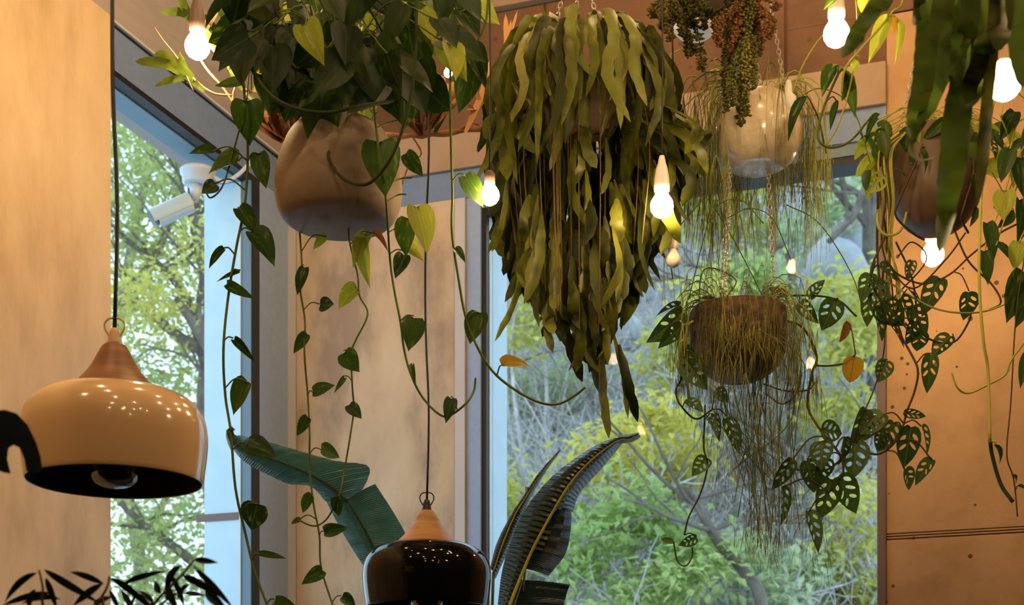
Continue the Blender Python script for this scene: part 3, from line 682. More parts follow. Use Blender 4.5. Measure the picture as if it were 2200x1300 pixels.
# ------------------------------------------------------------ big trailing heart-leaf plant in the taupe pot
Yp = 3.6
t = thing('hanging_pothos', at(727, 480, Yp), 'taupe rounded pot with trailing heart-leaved vines, hung on chains at left', 'potted plant')
pot(t, 727, 275, Yp, [(86, 0), (100, 12), (114, 35), (130, 82), (137, 125), (134, 162), (122, 192), (105, 205)], 'taupe_ceramic')
hang(t, 727, 275, Yp, [(648, 276, 0), (806, 278, 0), (738, 262, .09)], (738, -210))
VL = [
 ([(525, -30), (522, 150), (532, 300), (527, 430), (508, 530), (490, 640), (480, 750), (484, 850), (496, 930), (506, 1050), (528, 1150), (548, 1230), (578, 1310)], 3.0,
  [(520, 178, 460, 180, 36), (512, 345, 438, 357, 58), (455, 325, 410, 322, 24), (463, 395, 434, 414, 34), (556, 330, 570, 402, 44), (512, 448, 556, 498, 42), (540, 498, 596, 558, 62), (482, 535, 443, 573, 20),
   (515, 585, 463, 602, 20), (488, 610, 543, 640, 24), (503, 730, 545, 772, 20), (532, 820, 492, 887, 60), (532, 955, 593, 975, 56), (500, 925, 492, 945, 20), (553, 1083, 536, 1140, 62), (558, 1190, 615, 1198, 17), (592, 1290, 640, 1310, 30)]),
 ([(600, 180), (650, 250, .12), (640, 420, .16), (648, 560), (645, 620), (655, 690), (654, 760), (661, 850), (665, 930), (665, 1000), (673, 1080), (686, 1150), (690, 1220), (718, 1310)], 2.2,
  [(655, 575, 637, 632, 30), (688, 655, 716, 652, 36), (660, 718, 629, 758, 32), (673, 842, 717, 826, 34), (662, 897, 636, 936, 29), (690, 965, 733, 980, 36), (672, 1065, 642, 1102, 29), (645, 1115, 625, 1125, 14), (697, 1142, 746, 1133, 30),
   (692, 1225, 651, 1253, 32), (735, 1282, 765, 1300, 28), (700, 505, 672, 535, 22, 'pothos_lime')]),
 ([(748, 420, .14), (750, 512), (768, 590), (772, 635), (790, 675), (765, 730), (755, 760), (757, 830), (760, 880), (752, 940), (740, 1010), (730, 1060), (712, 1100), (695, 1122), (672, 1130), (640, 1117)], 2.0,
  [(778, 515, 786, 605, 36, 'pothos_lime'), (768, 620, 721, 656, 46, 'pothos_lime'), (740, 758, 769, 797, 46), (740, 812, 720, 840, 12), (750, 870, 776, 898, 30), (720, 1068, 730, 1112, 26), (790, 505, 755, 560, 38, 'pothos_lime'), (800, 500, 835, 528, 18, 'dry_leaf')]),
 ([(800, 200, -.15), (815, 340, -.2), (826, 400, -.17), (832, 470, -.12), (838, 560), (848, 630), (860, 690), (868, 750), (881, 800), (905, 850), (940, 888), (965, 893), (1000, 868), (1018, 840), (1022, 812)], 2.6,
  [(815, 306, 828, 412, 84), (872, 330, 908, 378, 36), (882, 472, 862, 546, 60), (895, 445, 922, 535, 62, 'pothos_lime'), (868, 548, 850, 592, 36), (890, 684, 880, 750, 52), (886, 785, 890, 825, 14), (970, 857, 959, 905, 30), (875, 520, 905, 552, 34, 'pothos_lime')]),
 ([(968, -40), (967, 200), (970, 350), (972, 420), (971, 500), (985, 600), (1000, 680), (1025, 745), (1060, 800), (1110, 840), (1160, 865), (1200, 868), (1235, 850), (1258, 832)], 3.0,
  [(998, 378, 1040, 442, 54), (977, 535, 1000, 556, 20), (1030, 672, 1008, 736, 54), (1078, 785, 1142, 775, 36, 'gold_leaf'), (1010, 135, 990, 240, 62), (1010, 100, 1045, 175, 50)]),
 ([(895, -30, -.2), (892, 120, -.25), (880, 220, -.28), (850, 320, -.28), (815, 375, -.26), (780, 397, -.25), (735, 382, -.2), (705, 335, -.16), (728, 300, -.12)], 3.6, [(690, 185, 688, 345, 92), (905, 20, 935, 90, 62, 'pothos_lime')]),
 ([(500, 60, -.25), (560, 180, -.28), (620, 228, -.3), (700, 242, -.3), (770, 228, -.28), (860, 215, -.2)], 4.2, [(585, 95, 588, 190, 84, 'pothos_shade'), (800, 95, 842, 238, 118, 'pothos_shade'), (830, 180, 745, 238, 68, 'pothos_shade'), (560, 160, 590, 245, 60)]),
 ([(600, -20, -.1), (620, 120, -.2), (650, 145, -.2), (700, 110, -.2), (735, 60, -.2)], 3.2, [(630, 50, 640, 145, 78), (640, 190, 610, 262, 70), (650, 110, 720, 130, 50)]),
 ([(1050, -20), (1040, 60), (1000, 120), (960, 95), (905, 60), (880, 20)], 2.8, [(930, 30, 965, 105, 66), (990, 20, 1030, 70, 54), (860, 20, 900, 110, 70), (985, 60, 960, 130, 46)]),
 ([(530, 220), (500, 330), (478, 400), (452, 425), (440, 405)], 2.0, [(530, 218, 536, 302, 72), (545, 130, 500, 150, 40)]),
]
for pts, r, ls in VL: vine(t, pts, Yp, r, 'stem_dark' if r > 3.4 else 'stem_green', ls)
# crown: many leaves round the pot mouth and above it
crown = part('crown', (lambda m: (m.tube(spline([at(727, 285, Yp), at(740, 180, Yp - .05), at(760, 60, Yp), at(730, -80, Yp)], 5), .005, 6), m)[1])(MB()), 'stem_green', t)
cm = MB()
for i in range(125):
    y = rr(-70, 200); x = rr(500, 1010) if y < 120 else rr(560, 930)
    if y > 100 and R() < .5: continue
    Yl = Yp + rr(-.38, .3); a = rr(-.9, .9) + (-.35 if x > 740 else .35); L = rr(62, 112)
    tx, ty = x - math.sin(a) * L, y + math.cos(a) * L
    in_shade = Yl < Yp - .05  # leaves on the near side mostly get the colour with shade in it
    mt = ('pothos_lime' if R() < .38 else 'pothos_leaf') if not in_shade else ('pothos_lime' if R() < .05 else 'pothos_shade')
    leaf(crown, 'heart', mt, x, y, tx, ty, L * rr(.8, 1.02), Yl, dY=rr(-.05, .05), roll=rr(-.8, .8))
    if i % 2 == 0:
        b = at(x, y, Yl); s0 = at(727 + rr(-50, 50), 270, Yp + rr(-.06, .06)); cm.tube(spline([s0, s0.lerp(b, .5) + Vector((0, -.03, .14)), b], 5), .0018, 4, cap=False)
part('stalks', cm, 'stem_green', t)

# ------------------------------------------------------------ driftwood with dried ferns behind the taupe pot
Yd = 4.35
t = thing('driftwood_planter', at(900, 290, Yd), 'driftwood branch carrying a dried brown fern shield and antler fronds behind the taupe pot', 'driftwood')
m = MB(); br = spline([at(590, 292, Yd), at(660, 300, Yd + .05), (at(760, 290, Yd + .1)), at(880, 291, Yd), at(930, 290, Yd - .02), at(1000, 281, Yd), at(1080, 270, Yd)], 6)
m.tube(br, [(5.5 + 2 * math.sin(i)) * pxm(Yd) for i in range(len(br))], 7); m.tube([br[-8], at(1010, 262, Yd), at(1030, 268, Yd)], 3 * pxm(Yd), 5); m.tube(spline([at(885, 292, Yd), at(905, 330, Yd), at(880, 352, Yd), at(862, 400, Yd)], 4), 2 * pxm(Yd), 4)
part('branch', m, 'bark_dry', t)
m = MB(); m.tube([at(905, 285, Yd), at(905, -60, Yd), Vector((at(905, -60, Yd).x, Yd, ZC))], .0018, 4); m.tube([at(640, 296, Yd), at(640, -60, Yd), Vector((at(640, -60, Yd).x, Yd, ZC))], .0018, 4); part('hanging_wire', m, 'black_plastic', t)
def shield(cx, cy, w, h, n, name, mt):
    m = MB()
    for i in range(n):
        a = rr(-1.25, 1.25); b = at(cx + rr(-12, 12), cy + h * .5, Yd - rr(0, .05)); e = at(cx + math.sin(a) * w * .8, cy - math.cos(a) * h * rr(.4, .7), Yd - rr(0, .12))
        rb = ribbon(spline([b, b.lerp(e, .5) + Vector((math.sin(a) * .05, -.06, 0)), e], 4), rr(.016, .034), Vector((math.cos(a), rr(-.3, .3), math.sin(a))), .5, .15, .4, .5, i); m.add(rb.v, rb.f)
    part(name, m, mt, t)
shield(908, 235, 62, 110, 34, 'fern_shield', 'bark_dry'); shield(915, 215, 90, 110, 22, 'dry_fronds', 'dry_frond'); shield(612, 262, 46, 80, 30, 'fern_shield', 'bark_dry'); shield(625, 205, 60, 80, 12, 'dry_fronds', 'dry_frond')
def antler(pts, r, tines, mt='dry_frond', Y=Yd, parent=None):
    m = MB(); P3 = [at(x, y, Y - .03) for x, y in pts]; sp = spline(P3, 5); w = Vector((1, -.3, .4))
    rb = ribbon(sp, r * 2 * pxm(Y), w, .15, 0, .2, .5); m.add(rb.v, rb.f)
    for a, b in tines:
        rb = ribbon(spline([at(*a, Y - .03), at((a[0] + b[0]) / 2 + 2, (a[1] + b[1]) / 2, Y - .035), at(*b, Y - .04)], 3), r * 1.3 * pxm(Y), Vector((1, -.3, -.4)), .15, 0, .5, 1); m.add(rb.v, rb.f)
    part('frond', m, mt, parent or t)
antler([(1000, 285), (1020, 240), (1040, 190), (1052, 130)], 8, [((1018, 240), (1000, 218)), ((1030, 215), (1018, 190)), ((1038, 200), (1060, 150)), ((1022, 232), (1002, 235))])
antler([(1040, 270), (1060, 225), (1090, 215), (1133, 202)], 7, [((1060, 225), (1112, 192)), ((1075, 218), (1102, 170)), ((1058, 232), (1095, 140))])
antler([(1048, 245), (1075, 190), (1095, 140), (1102, 128)], 7, []); antler([(1075, 160), (1088, 100), (1086, 30)], 6, [((1088, 90), (1098, 42)), ((1088, 90), (1112, 22))])
antler([(935, 285), (955, 240), (968, 200), (975, 160)], 9, [((955, 240), (985, 215))], 'swiss_leaf')

# ------------------------------------------------------------ strap-leaved air plants at top left
Ya = 3.95
t = thing('epiphyte', at(520, 180, Ya), 'air-grown plant with blunt green straps reaching left across the window head', 'plant')
m = MB()
for pl in [[(500, 205), (465, 202), (440, 190), (415, 168)], [(520, 250), (480, 190), (445, 150), (420, 110)], [(540, 270), (500, 215), (530, 130), (560, 60)], [(700, 240), (610, 215), (520, 190)], [(415, 195), (385, 130), (350, 85), (332, 58)]]:
    m.tube(spline([at(x, y, Ya) for x, y in pl], 5), 2.6 * pxm(Ya) if pl[0][0] != 415 else .0012, 5)
part('stem', m, 'dry_frond', t)
m = MB(); A = at(540, 200, Ya); m.tube([A, Vector((A.x, A.y, ZC))], .0015, 4); part('hanging_wire', m, 'black_plastic', t)
for pl, w, mt in [([(425, 180), (385, 150), (345, 135), (290, 132)], 15, 'epiphyte_leaf'), ([(415, 165), (385, 142), (360, 122), (332, 115)], 14, 'epiphyte_leaf'), ([(440, 195), (405, 168), (370, 170), (332, 186)], 11, 'epiphyte_leaf'),
              ([(432, 190), (405, 160), (390, 130), (385, 112)], 11, 'epiphyte_leaf'), ([(450, 60), (410, 35), (380, 25), (343, 25)], 13, 'epiphyte_leaf'), ([(480, 90), (450, 50), (420, 35), (395, 38)], 15, 'epiphyte_leaf'),
              ([(480, 110), (430, 60), (400, 20), (380, -20)], 14, 'epiphyte_leaf'), ([(520, 110), (490, 60), (470, 0), (462, -40)], 14, 'epiphyte_leaf'), ([(560, 150), (520, 140), (480, 120), (455, 122)], 14, 'epiphyte_leaf'),
              ([(520, 190), (480, 110), (440, 60), (430, 0)], 15, 'epiphyte_leaf'), ([(550, 220), (500, 150), (505, 80), (530, 20)], 14, 'epiphyte_leaf'), ([(530, 160), (460, 100), (445, 60), (470, 20)], 12, 'dry_frond')]:
    P3 = spline([at(x, y, Ya + rr(-.05, .05)) for x, y in pl], 5); part('leaf', ribbon(P3, w * 1.4 * pxm(Ya), Vector((.45, -.35, .8)), .25, .05, .2, .5), mt, t)

# ------------------------------------------------------------ strap fern
Ys = 4.0
t = thing('strap_fern', at(1243, 290, Ys), 'dense mass of long drooping olive strap leaves over a dark bowl, centre of the photo', 'potted plant')
pot(t, 1243, 185, Ys, [(96, 0), (102, 30), (98, 60), (80, 88), (50, 104), (30, 108)], 'dark_clay')
hang(t, 1243, 185, Ys, [(1160, 186, 0), (1326, 186, 0), (1243, 180, .1)], (1237, -120))
def env(x):
    K = [(1030, 300), (1045, 420), (1080, 600), (1110, 660), (1150, 700), (1190, 760), (1240, 800), (1285, 810), (1345, 740), (1372, 680), (1400, 600), (1440, 540), (1475, 460), (1500, 380), (1520, 300)]
    for (a, b), (c, d) in zip(K, K[1:]):
        if a <= x <= c: return b + (d - b) * (x - a) / (c - a)
    return 300
nst = 0
def strap(x, yend, L, w, dy, sx=None, sy=None, mt='strap_leaf'):
    global nst
    Yl = Ys + dy
    if sy is None: sy = yend - L; sx = x + (1243 - x) * .12 + rr(-10, 10)
    P3 = [at(sx, sy, Ys + dy * (.5 if sy < 250 else .9))]
    if sy < 200: P3.append(at(sx + (x - sx) * .45, sy - rr(4, 14), Ys + dy * .75)); P3.append(at(sx + (x - sx) * .9, sy + (yend - sy) * .22, Yl))
    sw = rr(-1, 1) * (9 + .11 * (yend - sy)); P3.append(at(x - sw * .5, sy + (yend - sy) * .55, Yl + rr(-.02, .02))); P3.append(at(x + sw, yend, Yl + rr(-.05, .05)))
    rb = ribbon(spline(P3, 5), w * pxm(Ys), Vector((1, rr(-1.3, 1.3), 0)), .25, .15, .22, .3, R() * 6)
    part('leaf', rb, mt, t); nst += 1
# explicit lowest tips
for (sx, sy, x, y, w) in [(1290, 740, 1299, 943, 24), (1315, 700, 1345, 900, 22), (1330, 740, 1358, 908, 20), (1290, 640, 1280, 862, 28), (1190, 640, 1232, 822, 26), (1240, 620, 1244, 800, 24), (1180, 640, 1180, 758, 17),
                          (1130, 540, 1092, 735, 15), (1150, 520, 1148, 705, 17), (1095, 440, 1075, 560, 24), (1345, 520, 1368, 640, 22), (1300, 560, 1305, 730, 24), (1372, 400, 1385, 545, 16), (1150, 470, 1110, 650, 22), (1320, 600, 1338, 710, 18)]:
    strap(x, y, 0, w, rr(-.12, .05), sx, sy)
while nst < 78:      # crown straps arching over the rim
    x = rr(1050, 1500); f = abs(x - 1250) / 250
    top_ = R() < .5; ye = (rr(110, 215) if top_ else rr(200, 300)) + 130 * f + rr(0, 40); sx_ = 1243 + (x - 1243) * (.62 if top_ else .5) + rr(-14, 14); strap(x, min(ye, env(x)), 0, rr(19, 29), -rr(.04, .36) * (1 - .6 * f), sx_, rr(14, 60) + 100 * f * f, 'strap_leaf_lit' if (top_ and f < .6) else 'strap_leaf')
while nst < 292:
    x = random.triangular(1038, 1512, 1260) if nst % 3 else rr(1040, 1512); e = env(x); ye = rr(300, e) if R() < .6 else rr(max(300, e - 110), e)
    ye = min(ye, e)
    L = rr(90, 200); sy = ye - L; f = abs(x - 1250) / 250
    top = 70 + 150 * f * f
    dy = rr(-.33, .33) * max(.3, 1 - (ye / 1500))
    if sy < top + 60: strap(x, ye, 0, rr(20, 31), dy, 1243 + (x - 1243) * .5 + rr(-20, 20), max(top, sy) + rr(-10, 30))
    else: strap(x, ye, L, rr(17, 29), dy)
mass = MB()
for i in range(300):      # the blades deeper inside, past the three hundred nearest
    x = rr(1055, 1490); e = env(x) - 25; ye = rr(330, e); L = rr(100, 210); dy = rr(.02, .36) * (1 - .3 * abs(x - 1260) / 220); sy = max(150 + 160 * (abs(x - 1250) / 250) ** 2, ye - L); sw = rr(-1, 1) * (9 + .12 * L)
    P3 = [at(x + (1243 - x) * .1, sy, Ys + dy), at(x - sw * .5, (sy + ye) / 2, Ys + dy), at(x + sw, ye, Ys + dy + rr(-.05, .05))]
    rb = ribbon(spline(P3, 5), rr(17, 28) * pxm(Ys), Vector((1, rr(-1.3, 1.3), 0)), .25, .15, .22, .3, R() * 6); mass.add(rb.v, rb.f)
part('inner_leaves', mass, 'strap_leaf_shaded', t, stuff=True)
m = MB()
for i in range(46):
    x = rr(1080, 1440); e = env(x) - 90; s0 = at(1243 + rr(-70, 70), 170, Ys + rr(-.1, .1)); x1 = x; d = rr(-.25, .25)
    m.tube(spline([s0, at(s0.x and (1243 + (x - 1243) * .7), 150, Ys + d * .7), at(x, 300, Ys + d), at(x + (1260 - x) * .12, e, Ys + d * .8)], 5), .0016, 4, cap=False)
part('stems', m, 'stem_brown', t)

# ------------------------------------------------------------ thread-stemmed plant, white pot
def strand(L, seed, spread=1.0, nb=2, r=.0011):
    rs = random.Random(seed); m = MB()
    def go(p, d, L, r, lev):
        pts = [p]; dd = d.copy()
        for i in range(5):
            dd = (dd + Vector((rs.uniform(-.14, .14), rs.uniform(-.14, .14), -.30))).normalized(); pts.append(pts[-1] + dd * L / 5)
        m.tube(pts, [r, r, r * .9, r * .9, r * .8, r * .6], 3, cap=False)
        if lev > 0:
            for k in range(rs.choice((3, 3, 4))): go(pts[-1], Vector((rs.uniform(-1, 1), rs.uniform(-1, 1), -1.1)).normalized(), L * rs.uniform(.42, .8), r * .85, lev - 1)
        return pts
    go(Vector((0, 0, 0)), Vector((spread, 0, .75)).normalized(), L * .42, r * 1.1, nb); return m
def threads(t, cx, cy, Y, rim, n, lmin, lmax, mts, up=.0, bias=None, nvar=12, front=.8):
    meshes = [strand(1.0, 100 + i + int(cx), spread=(.55 + .9 * ((i * 7) % 5) / 5), nb=2 if i % 3 else 1, r=.0031).mesh('stem', mts[i % len(mts)]) for i in range(nvar)]
    for i in range(n):
        a = 2 * math.pi * i / n + rr(-.1, .1); k = rr(.5, 1.0)
        if math.sin(a) < -.45 and R() < front: a = rr(.0, math.pi)
        p = at(cx, cy, Y) + Vector((math.cos(a) * rim * k, math.sin(a) * rim * k, rr(0, up)))
        L = rr(lmin, lmax) * (bias(a) if bias else 1)
        M = Matrix.Translation(p) @ Matrix.Rotation(a + rr(-.5, .5), 4, 'Z') @ Matrix.Diagonal((L * rr(.26, .55), L * rr(.26, .55), L, 1))
        link('stem', meshes[i % nvar], t, M)
Yw = 4.2; u = pxm(Yw)
t = thing('hanging_rhipsalis', at(1627, 360, Yw), 'round speckled white pot overflowing with thread-thin green stems, hung on chains', 'potted plant')
pot(t, 1627, 212, Yw, [(62, 0), (78, 22), (90, 48), (96, 76), (92, 104), (80, 128), (58, 146), (40, 152)], 'speckled_white')
for (x0, y0, x1, y1, dy) in [(1690, 214, 1655, 0, -.02), (1638, 205, 1600, 0, .07), (1570, 215, 1600, 30, -.03), (1600, 220, 1612, 20, .05)]: 
    chain(t, at(x0, y0, Yw + dy), at(x0 + (x1 - x0) * 1.6, y0 + (y1 - y0) * 1.6, Yw + dy * .3), .0085)
m = MB().lathe([(.0001, 40 * u), (5 * u, 38 * u), (8 * u, 25 * u), (8 * u, 12 * u), (16 * u, 2 * u), (18 * u, -14 * u), (12 * u, -26 * u), (.0001, -28 * u)], at(1694, 212, Yw - .09), 16); part('ceramic_bead', m, 'white_plastic', t)
threads(t, 1627, 215, Yw, 60 * u, 170, .30, .95, ['rhipsalis', 'rhipsalis', 'rhipsalis_green'], up=.02, bias=lambda a: 1.0 - .18 * max(0, math.cos(a)))
vine(t, [(1700, 205), (1725, 140), (1760, 85), (1790, 60)], Yw - .1, 2.0, 'stem_yellow', []); vine(t, [(1540, 225), (1510, 172), (1480, 165), (1465, 190)], Yw, 1.8, 'stem_yellow', [])
leaf(t, 'lance', 'pothos_leaf', 1735, 207, 1685, 275, 26, Yw - .25, roll=.4)
vine(t, [(1735, 207, -.2), (1745, 225, -.2), (1760, 260, -.15), (1775, 330, -.1)], Yw, 1.6, 'stem_brown', [])
for pl in [[(1700, 225), (1760, 190), (1830, 230), (1870, 350)], [(1560, 470), (1610, 448), (1660, 470), (1700, 560)], [(1690, 440), (1760, 480), (1830, 590), (1860, 690)], [(1500, 400), (1550, 470), (1600, 560), (1640, 640)], [(1480, 640), (1530, 460), (1590, 430), (1640, 480)], [(1445, 600), (1440, 520), (1500, 440), (1560, 380)]]:
    vine(t, pl, Yw + rr(-.1, .15), 1.2, 'stem_green', [])

# ------------------------------------------------------------ coconut pot below it
t = thing('hanging_coconut_pot', at(1588, 822, Yw), 'rough brown coconut-shell pot in front of the window, hung under the white pot', 'potted plant')
pot(t, 1586, 668, Yw, [(104, 0), (107, 30), (103, 65), (94, 98), (76, 128), (52, 146), (28, 153)], 'coconut', bump=.008, seg=56)
for (x0, y0, x1, y1, dy) in [(1546, 664, 1568, 352, -.06), (1556, 660, 1570, 352, .06), (1664, 662, 1650, 352, .04)]:
    chain(t, at(x0, y0, Yw + dy), at(x1, y1, Yw + dy * .5), .0085)
threads(t, 1590, 668, Yw, 92 * u, 150, .30, .66, ['rhipsalis_green', 'rhipsalis_green', 'rhipsalis'], up=.02, front=0)
# lower bundle: threads hanging from the long stems under the pot
meshes = [strand(1.0, 900 + i, spread=.28, nb=2, r=.0021).mesh('stem', ['rhipsalis_green', 'rhipsalis'][i % 3 == 0]) for i in range(8)]
for i in range(145):
    x = random.gauss(1618, 48); y = rr(800, 1190); p = at(x, y, Yw + rr(-.12, .12)); L = rr(.2, .44)
    if y > 1000: x = random.gauss(1655, 26); p = at(x, y, Yw + rr(-.1, .1))
    link('stem', meshes[i % 8], t, Matrix.Translation(p) @ Matrix.Rotation(rr(0, 6.28), 4, 'Z') @ Matrix.Diagonal((L * .6, L * .6, L, 1)))
m = MB()
for i in range(34):
    x = random.gauss(1625, 45); x2 = random.gauss(1645, 40); m.tube(spline([at(1590 + rr(-70, 70), 672, Yw + rr(-.1, .05)), at(x + rr(-30, 30), 760, Yw - rr(.11, .17)), at(x, 900, Yw + rr(-.1, .1)), at(x2, rr(1000, 1180), Yw)], 5), .0014, 4, cap=False)
part('long_stems', m, 'rhipsalis_green', t)
SW = dict(kind='swiss', lm='swiss_leaf')
vine(t, [(1520, 672), (1490, 690), (1465, 700), (1452, 690)], Yw - .05, 3, 'stem_yellow', [(1468, 672, 1402, 735, 48), (1462, 656, 1408, 668, 26), (1466, 700, 1418, 742, 30), (1480, 700, 1458, 760, 20), (1515, 652, 1484, 702, 20, 'gold_leaf')], **SW)
vine(t, [(1500, 690), (1478, 760), (1465, 810), (1452, 840), (1462, 870), (1495, 900), (1530, 880)], Yw - .06, 2.2, 'stem_dark', [(1470, 768, 1515, 832, 48), (1468, 745, 1486, 800, 32), (1475, 862, 1512, 878, 32), (1538, 838, 1565, 862, 28), (1520, 900, 1545, 935, 20), (1560, 900, 1590, 970, 34)], **SW)
vine(t, [(1692, 690), (1720, 700), (1742, 730), (1755, 770), (1745, 800), (1735, 870), (1760, 920), (1800, 970), (1812, 1000), (1806, 1030), (1780, 1058)], Yw - .08, 2.8, 'stem_brown',
     [(1765, 925, 1812, 930, 42), (1768, 950, 1762, 1003, 46), (1732, 990, 1752, 1056, 46), (1702, 988, 1662, 1052, 30), (1682, 1046, 1687, 1126, 31), (1785, 1030, 1765, 1114, 52), (1800, 1025, 1842, 1100, 52), (1738, 1100, 1764, 1180, 31), (1815, 940, 1812, 1000, 42), (1775, 985, 1760, 1040, 40)], **SW)
vine(t, [(1640, 825), (1690, 840), (1735, 838), (1752, 822)], Yw, 2, 'stem_brown', []); vine(t, [(1645, 845), (1680, 868), (1712, 845), (1722, 805)], Yw, 2, 'stem_brown', [])
vine(t, [(1690, 1005), (1730, 1010), (1775, 1010), (1810, 985)], Yw - .05, 2.6, 'stem_green', [(1735, 1000, 1748, 1040, 30)], **SW)
vine(t, [(1752, 785), (1780, 786), (1815, 780), (1838, 762)], Yw - .05, 2.2, 'stem_brown', [(1836, 765, 1826, 822, 46, 'gold_leaf'), (1818, 690, 1812, 738, 22, 'dry_leaf')], kind='oval', lm='gold_leaf')
vine(t, [(1600, 665), (1660, 640), (1740, 635), (1800, 645), (1840, 680)], Yw + .03, 2.2, 'stem_dark', [(1795, 645, 1768, 708, 46), (1720, 650, 1752, 690, 28), (1650, 640, 1690, 605, 26), (1740, 640, 1768, 600, 26), (1690, 640, 1650, 612, 22), (1610, 650, 1580, 690, 36)], **SW)
vine(t, [(1515, 870), (1512, 960), (1520, 1000), (1505, 1060), (1480, 1110), (1470, 1150)], Yw - .05, 2, 'stem_dark', [(1518, 985, 1490, 1018, 32), (1535, 890, 1545, 945, 18), (1496, 1155, 1460, 1172, 22)], **SW)
vine(t, [(1447, 1165), (1455, 1205), (1473, 1216), (1487, 1195), (1487, 1175)], Yw - .05, 2, 'stem_green', [(1447, 1165, 1420, 1158, 14)], kind='oval', lm='swiss_leaf')
vine(t, [(1500, 690), (1512, 580), (1580, 600), (1560, 640)], Yw, 1.6, 'stem_green', [(1540, 650, 1500, 632, 14)], kind='oval', lm='swiss_leaf')

# ------------------------------------------------------------ trailing stonecrop above, two groups of stems
t = thing('hanging_stonecrop', at(1585, -60, 3.95), 'bead-leaved trailing stems hanging in front of the white pot chains', 'potted plant')
pot(t, 1540, -150, 3.95, [(90, 0), (96, 30), (88, 70), (60, 95), (30, 100)], 'dark_clay'); hang(t, 1540, -150, 3.95, [(1470, -150, 0), (1610, -150, 0)], (1540, -330))
OCT = [(1, 0, 0), (-1, 0, 0), (0, 1, 0), (0, -1, 0), (0, 0, 1), (0, 0, -1)]
OF = [(0, 2, 4), (2, 1, 4), (1, 3, 4), (3, 0, 4), (2, 0, 5), (1, 2, 5), (3, 1, 5), (0, 3, 5)]
ends = [(1560, 240), (1575, 230), (1590, 205), (1600, 180), (1605, 250), (1612, 140), (1570, 130), (1580, 165), (1595, 120), (1625, 95), (1650, 80), (1640, 75), (1660, 20), (1550, 100), (1587, 60), (1620, 190), (1600, 215),
        (1545, 70), (1420, 60), (1440, 85), (1430, 40), (1455, 45), (1490, 55), (1485, 120), (1520, 40), (1530, 30), (1500, 30), (1475, 115), (1440, 25), (1510, 150), (1600, 80), (1565, 190), (1583, 100), (1640, 40), (1615, 60), (1590, 270), (1597, 235), (1572, 205), (1555, 180), (1608, 165), (1590, 150), (1578, 90), (1630, 120), (1655, 60), (1405, 35), (1465, 80), (1478, 50), (1412, 20), (1512, 60), (1545, 50)]
for i, (ex, ey) in enumerate(ends):
    left_ = ex < 1540
    sx = (1460 if left_ else 1590) + rr(-35, 35); Y = 3.95 + rr(-.15, .1)
    sp = spline([at(sx, -60, Y), at(sx + (ex - sx) * .3 + rr(-8, 8), (ey - 60) * .35, Y), at(ex + rr(-10, 10), ey * .7 - 5, Y - .03), at(ex, ey, Y)], 9)
    m = MB(); m.tube(sp, .0014, 4, cap=False); mm_ = []
    tot = sum((b - a).length for a, b in zip(sp, sp[1:])); nb_ = int(tot / .005); 
    for k in range(nb_):
        f = (k + R()) / nb_ * (len(sp) - 1); j = min(int(f), len(sp) - 2); p = sp[j].lerp(sp[j + 1], f - j); th = (.35 if ey > 150 and False else 1)
        for q_ in range(3):
            a = rr(0, 6.28); rad = rr(.004, .013) * (1 if i % 3 else .7); c = p + Vector((math.cos(a) * rad, math.sin(a) * rad, rr(-.004, .004)))
            s3 = (rr(.004, .0075), rr(.004, .0075), rr(.003, .005)); m.add([c + Vector((v[0] * s3[0], v[1] * s3[1], v[2] * s3[2])) for v in OCT], OF)
    part('stem', m, 'sedum_red' if (not left_ and ey < 150) else 'sedum', t)
t = thing('hanging_saucer_pot', at(1495, 60, 4.5), 'dark pot bottom on a round white saucer at the top, right of the strap fern', 'pot')
v = pxm(4.5); m = MB().lathe([(.0001, 4 * v), (34 * v, 4 * v), (44 * v, 12 * v), (46 * v, 12 * v), (47 * v, 9 * v), (36 * v, -5 * v), (30 * v, -7 * v), (.0001, -7 * v)], at(1493, 70, 4.5), 36); part('saucer', m, 'white_plastic', t)
m = MB().lathe([(.0001, 6 * v), (44 * v, 6 * v), (56 * v, 30 * v), (66 * v, 80 * v), (70 * v, 140 * v), (64 * v, 140 * v), (.001, 130 * v)], at(1493, 70, 4.5), 36); part('pot', m, 'dark_clay', t)
hang(t, 1493, 0, 4.5, [(1430, -68, 0), (1556, -68, 0)], (1493, -200))

# ------------------------------------------------------------ brown pot on the right with holed leaves
Yr = 4.2
t = thing('hanging_swiss_vine', at(2008, 500, Yr), 'brown glazed round pot with holed-leaf vines against the concrete wall at right', 'potted plant')
pot(t, 2010, 290, Yr, [(78, 0), (92, 30), (100, 75), (99, 115), (88, 155), (66, 190), (45, 206)], 'brown_ceramic')
hang(t, 2010, 290, Yr, [(1932, 285, 0), (2088, 285, 0)], (2008, -60))
vine(t, [(1960, 290), (1915, 300), (1880, 330), (1888, 420), (1885, 480), (1905, 505), (1935, 495), (1950, 450)], Yr - .05, 3, 'stem_yellow', [(1880, 330, 1848, 290, 30), (1890, 330, 1838, 375, 34), (1870, 300, 1838, 330, 26), (1880, 350, 1862, 420, 30), (1900, 380, 1920, 430, 30), (1895, 300, 1860, 262, 22)], kind='oval', lm='pothos_lime')
for k in range(9):
    xs = 1890 + k * 4; vine(t, [(1930 + rr(-20, 20), 285, -.1), (xs - 6, 330, -.1), (xs + rr(-5, 5), 430, -.06), (xs + rr(-8, 8), 520), (xs + 5 + rr(-12, 14), 600), (xs + rr(-16, 26), 670)], Yr, rr(1.6, 3.2), random.choice(['stem_yellow', 'stem_brown', 'stem_green']), [])
vine(t, [(1985, 300, -.1), (1970, 345, -.13), (1932, 430, -.12), (1925, 465, -.1), (1960, 500, -.05), (1985, 515)], Yr, 2.4, 'stem_brown', [(1960, 355, 1955, 330, 14)], kind='oval', lm='pothos_leaf')
